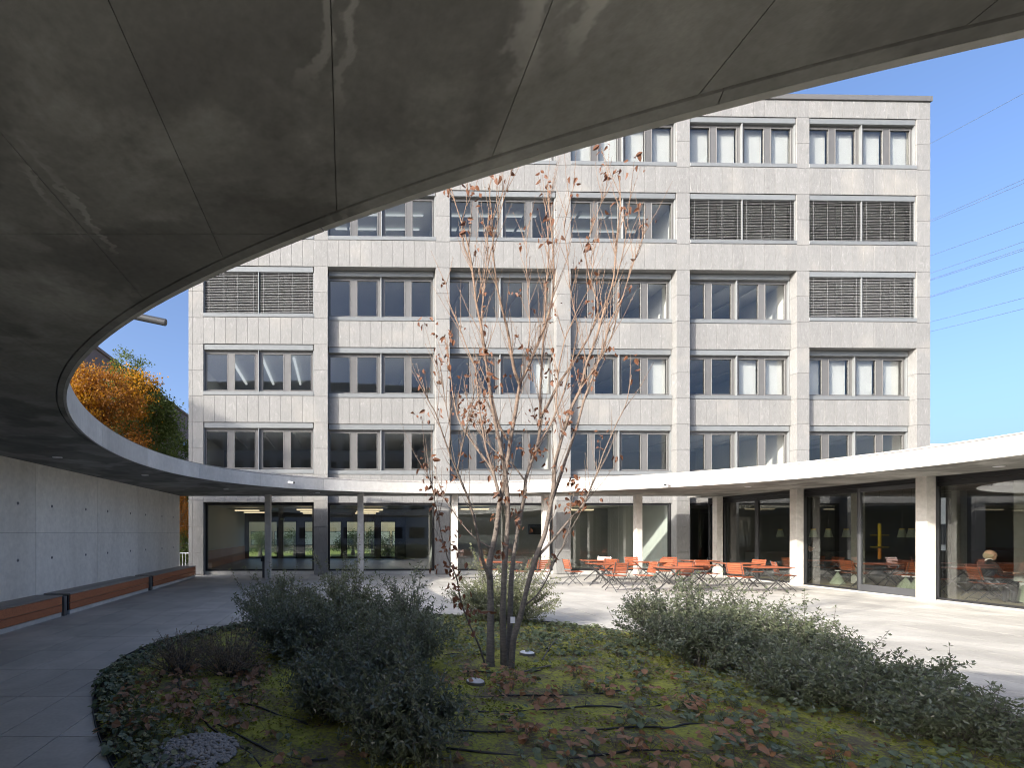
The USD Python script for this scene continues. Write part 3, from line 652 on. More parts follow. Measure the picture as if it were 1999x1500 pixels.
for (x, y) in ((17.2, 8.4), (17.2, 16.6), (20.6, 16.6), (17.3, 12.6), (21.0, 12.6)):
    part('inner_column', MB().cbox(x - 0.12, x + 0.12, y - 0.12, y + 0.12, 0.0, Z0 + 0.01, 0.006).mesh(), 'pale_concrete', pav)

def pendant(x, y, lab):
    p = thing('pendant_lamp', lab, 'lamp', (x, y, 1.55), group='hanging shades in the cafe')
    s = trimesh.creation.revolve([(0.07, 0.26), (0.12, 0.0), (0.114, 0.0), (0.064, 0.26)], sections=18)
    part('lamp_shade', s, 'pale_green', p, smooth=40)
    c = trimesh.creation.cylinder(0.068, 0.03, sections=18); c.apply_translation([0, 0, 0.275]); part('cap', c, 'yellow_paint', p)
    part('cord', MB().tube([(0, 0, 0.28), (0, 0, Z0 - 1.55)], 0.004, 5).mesh(), 'black_rubber', p)
for px, yy, lab in ((1588, 17.2, 'yellow-capped pendant lamp just right of the second concrete column'), (1617, 17.0, 'yellow-capped pendant lamp seen clearest in the pane left of the sliding door'),
                    (1652, 17.4, 'yellow-capped pendant lamp close left of the sliding door frame'), (1671, 17.6, 'yellow-capped pendant lamp half hidden by the sliding door frame'),
                    (1761, 16.4, 'left one of two pendant lamps beside the nearest tall concrete column'), (1779, 16.0, 'pendant lamp right against the nearest tall concrete column'),
                    (1523, 18.6, 'pendant lamp farthest back, left of the second concrete column')):
    a = at(px, 1049, yy); pendant(a[0], a[1], lab)
a = at(1717, 1057, 15.4)
y_ = thing('yellow_cross_lamp', 'yellow and orange upright bar with two thin crossbars hanging in the cafe window', 'lamp', (a[0], a[1], 0))
h = lambda py: EYE - (py - HY) / FOCAL * 15.4
part('bar', MB().cbox(-0.03, 0.03, -0.03, 0.03, h(1067), h(1023), 0.006).mesh(), 'yellow_paint', y_)
part('bar', MB().cbox(-0.03, 0.03, -0.03, 0.03, h(1092), h(1071), 0.006).mesh(), 'orange_paint', y_)
for py in (1045.5, 1069): part('crossbar', MB().cbox(-0.29, 0.29, -0.012, 0.012, h(py) - 0.01, h(py) + 0.01, 0.003).mesh(), 'yellow_paint', y_)
part('cord', MB().tube([(0, 0, h(1023)), (0, 0, Z0)], 0.004, 5).mesh(), 'black_rubber', y_)
for k, (px, py, w, lab) in enumerate(((1623, 1143, 0.42, 'pale green tapered stool by the cafe glass beside the bench'), (1757, 1158, 0.5, 'pale green tapered stool behind the sliding cafe door'), (1778, 1160, 0.46, 'pale green tapered stool hidden partly by the concrete column'), (1990, 1180, 0.46, 'pale green tapered stool at the right edge of the photo'))):
    g = gpt(px, py); g[0] = max(g[0], 15.2); sx = trimesh.creation.cone(w / 2, 0.62, sections=20)
    v = np.array(sx.vertices); v[:, 2] = np.minimum(v[:, 2], 0.42); s2 = thing('tapered_stool', lab, 'stool', (g[0] + 0.5, g[1] + 0.3, 0.012))
    hull = trimesh.Trimesh(v, sx.faces).convex_hull; part('body', hull, 'pale_green', s2, smooth=40)
    c = trimesh.creation.cylinder(w * 0.17, 0.03, sections=20); c.apply_translation([0, 0, 0.435]); part('seat', c, 'white_paint', s2)

# ------------------------------------------------------------------ folding chairs and tables
def make_chair(label, loc, rz, group):
    c = thing('folding_chair', label, 'chair', loc, rz, group)
    W = 0.45                                           # local: sits facing +x; back at -x
    for s in (-1, 1):
        yy = s * (W / 2 - 0.035); st = MB(); side = (0, 1, 0)
        # back upright running down to the front foot, crossed by the rear leg that carries the seat
        up_ = [(-0.26, yy, 0.87), (-0.20, yy, 0.62), (-0.155, yy, 0.47), (0.02, yy, 0.22), (0.23, yy, 0.012)]
        st.tube(up_, 0.0095, 6)
        y2 = yy - s * 0.022
        st.tube([(0.20, y2, 0.445), (0.10, y2, 0.34), (-0.08, y2, 0.19), (-0.27, y2, 0.012)], 0.0095, 6)
        st.tube([(0.21, y2, 0.447), (-0.17, y2, 0.435)], 0.009, 6)
        part('side_frame', st.mesh(), 'steel_leg', c, smooth=40)
    part('cross_rod', MB().tube([(0.17, -W / 2 + 0.03, 0.075), (0.17, W / 2 - 0.03, 0.075)], 0.007, 6).tube([(-0.21, -W / 2 + 0.05, 0.075), (-0.21, W / 2 - 0.05, 0.075)], 0.007, 6).mesh(), 'steel_leg', c)
    for k in range(6):
        x = -0.165 + 0.069 * k; z = 0.452 - 0.006 * math.sin(math.pi * k / 5)
        part('seat_slat', MB().cbox(x, x + 0.055, -W / 2, W / 2, z, z + 0.018, 0.004).mesh(), 'chair_wood', c)
    for k in range(5):
        z = 0.565 + 0.062 * k; x = -0.190 - (z - 0.565) * 0.255 + 0.012
        m = MB().cbox(-0.009, 0.009, -W / 2, W / 2, -0.0265, 0.0265, 0.004); v, f = m.mesh(); v = v.copy()
        a = -0.25; v[:, [0, 2]] = np.c_[v[:, 0] * math.cos(a) + v[:, 2] * math.sin(a), -v[:, 0] * math.sin(a) + v[:, 2] * math.cos(a)]
        v[:, 0] += x - 0.25 * (v[:, 1] ** 2) * -0.5; v[:, 2] += z
        part('back_slat', (v, f), 'chair_wood', c)
    return c
def make_table(label, loc, rz, group):
    c = thing('folding_table', label, 'table', loc, rz, group)
    Lx, Wy, h = 1.06, 0.70, 0.735
    n = 7; w = Wy / n
    for k in range(n):
        y = -Wy / 2 + k * w
        part('top_slat', MB().cbox(-Lx / 2, Lx / 2, y + 0.004, y + w - 0.004, h - 0.017, h, 0.004).mesh(), 'chair_wood', c)
    part('frame', MB().box(-Lx / 2 + 0.05, Lx / 2 - 0.05, -Wy / 2 + 0.06, -Wy / 2 + 0.085, h - 0.042, h - 0.018).box(-Lx / 2 + 0.05, Lx / 2 - 0.05, Wy / 2 - 0.085, Wy / 2 - 0.06, h - 0.042, h - 0.018).mesh(), 'steel_leg', c)
    for s in (-1, 1):
        for d in (-1, 1):
            part('leg', MB().bar((d * 0.40, s * (Wy / 2 - 0.05 - 0.012 * (d > 0)), 0.004), (-d * 0.40, s * (Wy / 2 - 0.05 - 0.012 * (d > 0)), h - 0.05), 0.032, 0.01, (1, 0, 0)).mesh(), 'steel_leg', c)
    part('stretcher', MB().tube([(0, -Wy / 2 + 0.06, h / 2 - 0.02), (0, Wy / 2 - 0.06, h / 2 - 0.02)], 0.009, 6).mesh(), 'steel_leg', c)
    return c
D = math.radians
GO, GI, TO, TI = 'folding chairs on the courtyard paving', 'folding chairs seen inside the cafe', 'slatted tables on the courtyard paving', 'slatted tables seen inside the cafe'
outdoor = [  # x, y, facing, which one
    (7.35, 16.0, 5, 'red slatted folding chair, leftmost of the right terrace group, facing right'),
    (8.75, 16.45, 80, 'red slatted folding chair with sun-bleached back just left of a thin column'),
    (9.1, 17.5, 230, 'red slatted folding chair behind the bleached one left of a thin column'),
    (7.85, 14.35, 95, 'red slatted folding chair nearest the camera in the left half of the terrace'),
    (10.1, 17.3, 265, 'red slatted folding chair right beside the thin column at the terrace middle'),
    (8.75, 14.45, 175, 'red slatted folding chair facing left beside the nearest terrace chair'),
    (10.35, 16.2, 200, 'red slatted folding chair between two tables right of the thin column'),
    (11.4, 17.3, 250, 'red slatted folding chair at the back of the terrace near the corner column'),
    (9.95, 14.6, 70, 'red slatted folding chair partly hidden by the tall right shrub'),
    (11.15, 15.25, 268, 'red slatted folding chair facing the camera with bright white lower back slats'),
    (11.15, 14.0, 20, 'red slatted folding chair seen from the side above the right shrubs'),
    (13.1, 15.9, 190, 'red slatted folding chair facing left in front of the cafe glass'),
    (12.85, 14.5, -25, 'red slatted folding chair, rightmost of the terrace, beside the concrete column'),
    (5.75, 16.1, 150, 'red slatted folding chair behind the tree, nearer its trunks'),
    (6.3, 16.0, 100, 'red slatted folding chair behind the tree beside a thin column'),
    (4.9, 16.9, 20, 'red slatted folding chair hidden behind the middle trunks of the tree')]
chair0 = table0 = None
for x, y, a, lab in outdoor:
    if chair0 is None: chair0 = make_chair(lab, (x, y, 0), D(a), GO)
    else: copy_of(chair0, 'folding_chair', (x, y, 0), D(a), lab, 'chair', GO)
for x, y, a, lab in [(8.25, 15.6, 8, 'slatted table at the left of the terrace between a leftmost chair and a bleached one'), (8.9, 17.35, 0, 'slatted table at the back left of the terrace near the facade'),
                     (10.25, 16.75 - 0.2, 3, 'slatted table just right of the thin column on the terrace'), (9.3, 13.9, 5, 'slatted table nearest the right shrub, its legs hidden by leaves'),
                     (10.6, 15.1, -3, 'slatted table in the terrace middle beside the chair facing the camera'), (12.4, 17.3, 0, 'slatted table at the back right of the terrace near the corner column'),
                     (12.5, 15.75, -4, 'long slatted table in front of the cafe glass left of the last two chairs'), (11.95, 14.05, 5, 'slatted table with bright crossed legs, rightmost on the terrace'),
                     (5.3, 16.6, 0, 'slatted table behind the tree trunks')]:
    if table0 is None: table0 = make_table(lab, (x, y, 0), D(a), TO)
    else: copy_of(table0, 'folding_table', (x, y, 0), D(a), lab, 'table', TO)
for x, y, a, lab in [(16.2, 9.2, 0, 'indoor slatted table nearest the right edge of the photo'), (16.6, 11.45, 10, 'indoor slatted table between the two seated men'), (16.9, 13.5, -5, 'indoor slatted table seen through the sliding door'),
                     (16.4, 15.3, 0, 'indoor slatted table in the pane left of the sliding door'), (16.3, 17.3, 0, 'indoor slatted table behind the rightmost terrace table'), (18.9, 13.2, 0, 'indoor slatted table deep behind the yellow cross lamp'),
                     (18.8, 16.0, 0, 'indoor slatted table deep in the cafe below the pendant lamps'), (19.2, 10.2, 0, 'indoor slatted table deep behind the bald seated man')]:
    copy_of(table0, 'folding_table', (x, y, 0.012), D(a), lab, 'table', TI)
for x, y, a, lab in [(15.75, 13.3, 10, 'empty indoor chair nearest the glass behind the sliding door'), (17.6, 13.6, 175, 'empty indoor chair facing the door from behind its table'), (15.6, 15.2, 0, 'empty indoor chair nearest the glass left of the sliding door'),
                     (17.2, 15.4, 190, 'empty indoor chair behind the table left of the sliding door'), (16.4, 14.4, 80, 'empty indoor chair turned away between two indoor tables'), (15.5, 17.1, 5, 'empty indoor chair right behind the rightmost terrace chair'),
                     (17.1, 17.4, 180, 'empty indoor chair beside the dark-haired person'), (16.7, 12.6, 265, 'empty indoor chair facing the camera near the bald man'), (18.1, 13.3, 0, 'empty indoor chair deep behind the yellow cross lamp'),
                     (18.0, 16.1, 10, 'empty indoor chair deep below the pendant lamps'), (15.5, 8.9, 0, 'empty indoor chair closest to the right edge of the photo'), (19.6, 13.3, 180, 'empty indoor chair farthest inside the cafe')]:
    copy_of(chair0, 'folding_chair', (x, y, 0.012), D(a), lab, 'chair', GI)
for x, y, a, lab in [(15.72, 12.15, -20, 'folding chair under the bald seated man in the cafe'), (17.35, 11.4, 178, 'folding chair under the man at the right edge of the photo'), (17.2, 18.2, 190, 'folding chair under the dark-haired person in the cafe')]:
    copy_of(chair0, 'folding_chair', (x, y, 0.012), D(a), lab, 'chair', GI)

# ------------------------------------------------------------------ seated people
def hull_chain(joints, bones):
    out = None
    S = lambda p, r: manifold3d.Manifold.sphere(r, 20).translate([float(c) for c in p])
    for a, b in bones:
        m = manifold3d.Manifold.batch_hull([S(*joints[a]), S(*joints[b])]); out = m if out is None else out + m
    return out
def smooth_of(man, edge=0.02, it=10):
    m = man.refine_to_length(edge).to_mesh(); t = trimesh.Trimesh(m.vert_properties[:, :3], m.tri_verts)
    trimesh.smoothing.filter_taubin(t, iterations=it); return t
def seated_person(label, loc, rz, jacket, hair, bald, glasses):
    p = thing('person', label, 'person', loc, rz)      # faces +x; hips over the seat
    J = {'hip': ((0.0, 0, 0.56), 0.13), 'waist': ((0.01, 0, 0.70), 0.125), 'chest': ((0.03, 0, 0.88), 0.135), 'neck': ((0.06, 0, 1.06), 0.058), 'head0': ((0.085, 0, 1.12), 0.055)}
    for s, n in ((-1, 'l'), (1, 'r')):
        J[n + 'sh'] = ((0.03, s * 0.18, 0.985), 0.062); J[n + 'el'] = ((0.13, s * 0.235, 0.74), 0.047); J[n + 'wr'] = ((0.37, s * 0.12, 0.775), 0.031)
        J[n + 'hp'] = ((0.03, s * 0.09, 0.54), 0.095); J[n + 'kn'] = ((0.45, s * 0.11, 0.52), 0.062); J[n + 'an'] = ((0.42, s * 0.11, 0.09), 0.042); J[n + 'to'] = ((0.55, s * 0.12, 0.045), 0.035)
    B = [('hip', 'waist'), ('waist', 'chest'), ('chest', 'neck'), ('chest', 'lsh'), ('chest', 'rsh'), ('hip', 'lhp'), ('hip', 'rhp')]
    for n in 'lr': B += [(n + 'sh', n + 'el'), (n + 'el', n + 'wr'), (n + 'hp', n + 'kn'), (n + 'kn', n + 'an'), (n + 'an', n + 'to'), (n + 'sh', 'neck')]
    part('clothes', smooth_of(hull_chain(J, B)), jacket, p, smooth=True)
    part('collar', smooth_of(hull_chain({'a': ((0.055, 0, 1.055), 0.064), 'b': ((0.075, 0, 1.095), 0.060)}, [('a', 'b')]), 0.015), 'shirt_white', p, smooth=True)
    H = {'cr': ((0.075, 0, 1.235), 0.092), 'br': ((0.12, 0, 1.215), 0.078), 'jaw': ((0.135, 0, 1.135), 0.052), 'chin': ((0.165, 0, 1.115), 0.026), 'nk': ((0.08, 0, 1.09), 0.053), 'nose': ((0.205, 0, 1.185), 0.012), 'nb': ((0.185, 0, 1.215), 0.012),
         'le': ((0.085, -0.088, 1.185), 0.016), 'le2': ((0.08, -0.09, 1.215), 0.018), 're': ((0.085, 0.088, 1.185), 0.016), 're2': ((0.08, 0.09, 1.215), 0.018), 'lip': ((0.183, 0.015, 1.148), 0.010), 'lip2': ((0.183, -0.015, 1.148), 0.010)}
    hd = smooth_of(hull_chain(H, [('cr', 'br'), ('br', 'jaw'), ('jaw', 'chin'), ('cr', 'jaw'), ('cr', 'nk'), ('nk', 'jaw'), ('nose', 'nb'), ('nose', 'br'), ('le', 'le2'), ('re', 're2'), ('lip', 'lip2'), ('lip', 'jaw')]), 0.012, 6)
    head = part('head', hd, 'skin', p, smooth=True)
    for s in (-1, 1):
        e = trimesh.creation.icosphere(2, 0.012); e.apply_translation([0.187, s * 0.032, 1.203]); part('eye', e, 'hair_dark', head)
    if bald: hk = {'a': ((0.035, 0, 1.175), 0.072), 'b': ((0.062, 0.034, 1.185), 0.066), 'c': ((0.062, -0.034, 1.185), 0.066), 'd': ((0.038, 0, 1.205), 0.076)}
    else: hk = {'a': ((0.05, 0, 1.21), 0.098), 'b': ((0.10, 0.02, 1.265), 0.080), 'c': ((0.10, -0.02, 1.265), 0.080), 'd': ((0.05, 0, 1.25), 0.10)}
    part('hair', smooth_of(hull_chain(hk, [('a', 'b'), ('a', 'c'), ('a', 'd')]), 0.015), hair, head, smooth=True)
    if glasses:
        g = MB()
        for s in (-1, 1):
            a = np.linspace(0, 2 * np.pi, 15); g.tube(np.c_[np.full(15, 0.207), s * 0.033 + 0.022 * np.cos(a), 1.203 + 0.017 * np.sin(a)], 0.0022, 5); g.tube([(0.207, s * 0.055, 1.207), (0.19, s * 0.083, 1.21), (0.09, s * 0.10, 1.212)], 0.002, 5)
        g.tube([(0.207, -0.012, 1.206), (0.207, 0.012, 1.206)], 0.002, 5); part('glasses', g.mesh(), 'black_frame', head)
    for s in (-1, 1):
        HJ = {'w': ((0.38, s * 0.115, 0.777), 0.026), 'p': ((0.43, s * 0.10, 0.772), 0.022), 'p2': ((0.43, s * 0.125, 0.772), 0.020)}; hb_ = [('w', 'p'), ('w', 'p2'), ('p', 'p2')]
        for k in range(4):
            y0 = s * (0.088 + 0.0155 * k); l = (0.062, 0.072, 0.07, 0.055)[k]
            HJ[f'f{k}'] = ((0.445, y0, 0.772), 0.0088); HJ[f'g{k}'] = ((0.445 + l * 0.55, y0, 0.778), 0.0082); HJ[f'h{k}'] = ((0.445 + l, y0, 0.762), 0.0075)
            hb_ += [(f'f{k}', f'g{k}'), (f'g{k}', f'h{k}')]
        HJ['t0'] = ((0.40, s * 0.092, 0.778), 0.012); HJ['t1'] = ((0.435, s * 0.068, 0.775), 0.0095); HJ['t2'] = ((0.46, s * 0.066, 0.765), 0.008); hb_ += [('t0', 't1'), ('t1', 't2')]
        part('hand', smooth_of(hull_chain(HJ, hb_), 0.004, 4), 'skin', p, smooth=True)
    return p
seated_person('bald man with glasses in a dark suit and white collar seated at a cafe table', (15.72, 12.15, -0.045), D(-20), 'suit_dark', 'hair_white', True, True)
seated_person('man in an olive jacket cut off by the right edge of the photo', (17.35, 11.4, -0.045), D(178), 'jacket_olive', 'hair_dark', False, False)
seated_person('dark-haired person seated deep in the cafe left of the second column', (17.2, 18.2, -0.045), D(190), 'suit_dark', 'hair_dark', False, False)

# ashtray post
a = gpt(521, 1127)
s = thing('ashtray_post', 'dark standing ashtray post beside the leftmost thin column', 'ashtray', (a[0] - 0.03, a[1] - 0.35, 0))
part('post', MB().cbox(-0.08, 0.08, -0.08, 0.08, 0, 0.62, 0.008).mesh(), 'anthracite', s)
part('tray_box', MB().cbox(-0.13, 0.13, -0.10, 0.10, 0.62, 0.80, 0.01).mesh(), 'black_frame', s)
part('lid', MB().cbox(-0.09, 0.09, -0.11, 0.11, 0.80, 0.84, 0.01).mesh(), 'anthracite', s)
# ------------------------------------------------------------------ plants
def leaves(p, d, n, l, w, fold=0.25, hexa=False):
    """One small folded leaf per row: p base, d towards the tip, n face normal."""
    p, d, n = (np.asarray(x, float) for x in (p, d, n)); N = len(p)
    d = d / np.maximum(np.linalg.norm(d, axis=1, keepdims=True), 1e-9)
    s = np.cross(d, n); s /= np.maximum(np.linalg.norm(s, axis=1, keepdims=True), 1e-9); n = np.cross(s, d)
    l = np.broadcast_to(l, (N,))[:, None]; w = np.broadcast_to(w, (N,))[:, None]
    if hexa:
        P = [p, p + d * l * .30 + s * w * .5 + n * w * fold * .5, p + d * l * .68 + s * w * .36 + n * w * fold * .3, p + d * l - n * l * .08, p + d * l * .68 - s * w * .36 + n * w * fold * .3, p + d * l * .30 - s * w * .5 + n * w * fold * .5]
        F = [(0, 1, 2), (0, 2, 3), (0, 3, 4), (0, 4, 5)]
    else:
        P = [p, p + d * l * .48 + s * w * .5 + n * w * fold, p + d * l, p + d * l * .48 - s * w * .5 + n * w * fold]
        F = [(0, 1, 2), (0, 2, 3)]
    k = len(P); V = np.stack(P, 1).reshape(-1, 3); F = np.array(F)
    return V, (np.arange(N)[:, None, None] * k + F[None]).reshape(-1, 3)
def unit(v): return v / np.maximum(np.linalg.norm(v, axis=-1, keepdims=True), 1e-9)

def shrub(name, label, x, y, r, h, mat_, nst=70, leaf_l=0.034, leaf_w=0.017, spacing=0.02, seed=0, group=None, spiky=0.25, bare=0.22, twigs=4, squash=1.0):
    R = np.random.default_rng(seed); zb = float(bed_z(x, y)) - 0.02
    t = thing(name, label, 'shrub', (x, y, zb), 0, group)
    st = MB(); P, Dr, Nn = [], [], []
    for i in range(nst):
        a = R.uniform(0, 2 * np.pi); q = math.sqrt(R.uniform(0, 1))
        tip = np.array([math.cos(a) * r * q, math.sin(a) * r * q * squash, 0]); tip[2] = h * math.sqrt(max(0.06, 1 - (q * 0.92) ** 2)) * R.uniform(0.62, 1.0) + h * spiky * 1.5 * max(0, R.normal(0, 0.6)) ** 1.5
        b = np.array([math.cos(a) * r * 0.28 * R.uniform(0, 1), math.sin(a) * r * 0.28 * R.uniform(0, 1), 0])
        mid = b * 0.4 + tip * 0.6 * np.array([0.75, 0.75, 1]) + np.array([0, 0, 0.1 * h]); mid[2] = tip[2] * 0.5
        def curve(u): return ((1 - u) ** 2)[:, None] * b + (2 * u * (1 - u))[:, None] * mid + (u ** 2)[:, None] * tip
        u = np.linspace(0, 1, 7); c = curve(u); st.tube(c, np.linspace(0.007, 0.002, 7), 4, cap=False)
        ln = np.linalg.norm(np.diff(c, axis=0), axis=1).sum()
        runs = [(curve(np.linspace(bare + R.uniform(0, .12), 1, max(3, int(ln * 0.75 / spacing)))))]
        for k in range(twigs):
            u0 = R.uniform(0.3, 0.95); c0 = curve(np.array([u0]))[0]; dr = unit(R.normal(0, 1, 3) * np.array([1, 1, 0.6]) + np.array([tip[0] / r * 0.8, tip[1] / r * 0.8, 0.45]))
            L_ = R.uniform(0.10, 0.26) * (h / 0.8) ** 0.5; m = max(3, int(L_ / spacing)); uu = np.linspace(0, 1, m)[:, None]
            w = c0 + dr * uu * L_ + np.array([0, 0, 1]) * 0.05 * uu ** 2; runs.append(w)
            if L_ > 0.12: st.tube(w[[0, m // 2, -1]], (0.003, 0.0025, 0.0015), 3, cap=False)
        for w in runs:
            m = len(w); tg = unit(np.gradient(w, axis=0)); ph = R.uniform(0, 6) + np.arange(m) * 1.7
            e1 = unit(np.cross(tg, [0.3, 0.2, 1.0])); e2 = np.cross(tg, e1)
            for sgn in (1, -1):
                o = sgn * (np.cos(ph)[:, None] * e1 + np.sin(ph)[:, None] * e2)
                P.append(w + R.normal(0, 0.003, (m, 3))); Dr.append(o * 0.9 + tg * 0.2 + R.normal(0, 0.28, (m, 3))); Nn.append(tg * 0.6 + o * 0.45 + np.array([0, 0, 0.5]) + R.normal(0, 0.4, (m, 3)))
            P.append(w[-1:]); Dr.append(tg[-1:]); Nn.append(R.normal(0, 1, (1, 3)))
    P, Dr, Nn = map(np.vstack, (P, Dr, Nn)); sz = R.uniform(0.7, 1.2, len(P))
    ok = P[:, 2] > 0.01; P, Dr, Nn, sz = P[ok], Dr[ok], Nn[ok], sz[ok]
    part('branches', st.mesh(), 'bark', t)
    part('foliage', leaves(P, Dr, Nn, leaf_l * sz, leaf_w * sz), mat_, t, kind='stuff')
    return t
GL, GR = 'shrubs in the left half of the planting bed', 'shrubs in the right half of the planting bed'
SH = [('evergreen_shrub', 'tall lighter green shrub at the back left of the planting bed', -1.1, 8.5, 0.85, 0.98, 'shrub_leaf_light', 95, GL),
      ('evergreen_shrub', 'bushy light green shrub behind the middle of the left shrub mass', -0.05, 8.0, 0.80, 1.0, 'shrub_leaf_light', 95, GL),
      ('evergreen_shrub', 'upright shrub with tall single shoots left of the tree', 0.85, 7.2, 0.62, 0.88, 'shrub_leaf', 70, GL),
      ('evergreen_shrub', 'dark dense shrub in the middle of the left shrub mass', -0.62, 6.5, 0.85, 0.78, 'shrub_leaf', 110, GL),
      ('evergreen_shrub', 'dark shrub nearest the tree on its left', 0.62, 5.9, 0.75, 0.68, 'shrub_leaf', 100, GL),
      ('evergreen_shrub', 'low dark shrub in front of the left shrub mass', 0.1, 4.9, 0.78, 0.56, 'shrub_leaf', 125, GL),
      ('evergreen_shrub', 'grey-green shrub lowest in the photo, right of the gravel patch', 0.40, 3.66, 0.52, 0.50, 'shrub_leaf', 140, GL),
      ('evergreen_shrub', 'small dark shrub between the gravel patch and the lowest shrub', -0.10, 4.35, 0.42, 0.46, 'shrub_leaf', 85, GL),
      ('sparse_shrub', 'sparse brownish twiggy shrub at the left end of the bed', -2.0, 6.0, 0.48, 0.48, 'sparse_leaf', 85, GL),
      ('sparse_shrub', 'sparse grey-green shrub between the brownish one and the dark mass', -1.35, 5.75, 0.5, 0.48, 'sparse_leaf', 95, GL),
      ('evergreen_shrub', 'round green shrub with yellow-lit top right behind the tree', 2.9, 9.2, 1.02, 1.08, 'shrub_leaf_light', 130, None),
      ('evergreen_shrub', 'tallest shrub at the left end of the right shrub row', 4.75, 7.1, 0.85, 0.90, 'shrub_leaf', 110, GR),
      ('evergreen_shrub', 'tall shrub second in the right shrub row, in front of the tables', 5.5, 6.8, 0.85, 0.88, 'shrub_leaf', 105, GR),
      ('evergreen_shrub', 'shrub at the middle of the right row against the sunlit paving', 5.75, 6.3, 0.62, 0.66, 'shrub_leaf', 80, GR),
      ('evergreen_shrub', 'dark shrub low in front of the tallest one in the right row', 4.45, 6.1, 0.78, 0.66, 'shrub_leaf', 105, GR),
      ('evergreen_shrub', 'shrub beside the shadow edge on the paving at the right', 5.25, 5.35, 0.66, 0.55, 'shrub_leaf', 95, GR),
      ('evergreen_shrub', 'low shrub with one tall leafy shoot near the right edge', 5.55, 4.85, 0.55, 0.42, 'shrub_leaf', 85, GR),
      ('evergreen_shrub', 'low dark shrub at the bottom of the right row', 4.5, 4.85, 0.58, 0.42, 'shrub_leaf', 90, GR),
      ('evergreen_shrub', 'lowest right shrub, cut off by the bottom right corner', 4.95, 4.05, 0.62, 0.38, 'shrub_leaf', 95, GR)]
for k, (nm, lab, x, y, r, h, mt, n, g) in enumerate(SH):
    small = nm == 'sparse_shrub'; n = int(n * 0.72)
    shrub(nm, lab, x, y, r, h, mt, n, leaf_l=0.026 if small else 0.047, leaf_w=0.013 if small else 0.024, spacing=0.031 if not small else 0.03, seed=100 + k, group=g, twigs=8 if not small else 3, bare=0.25)

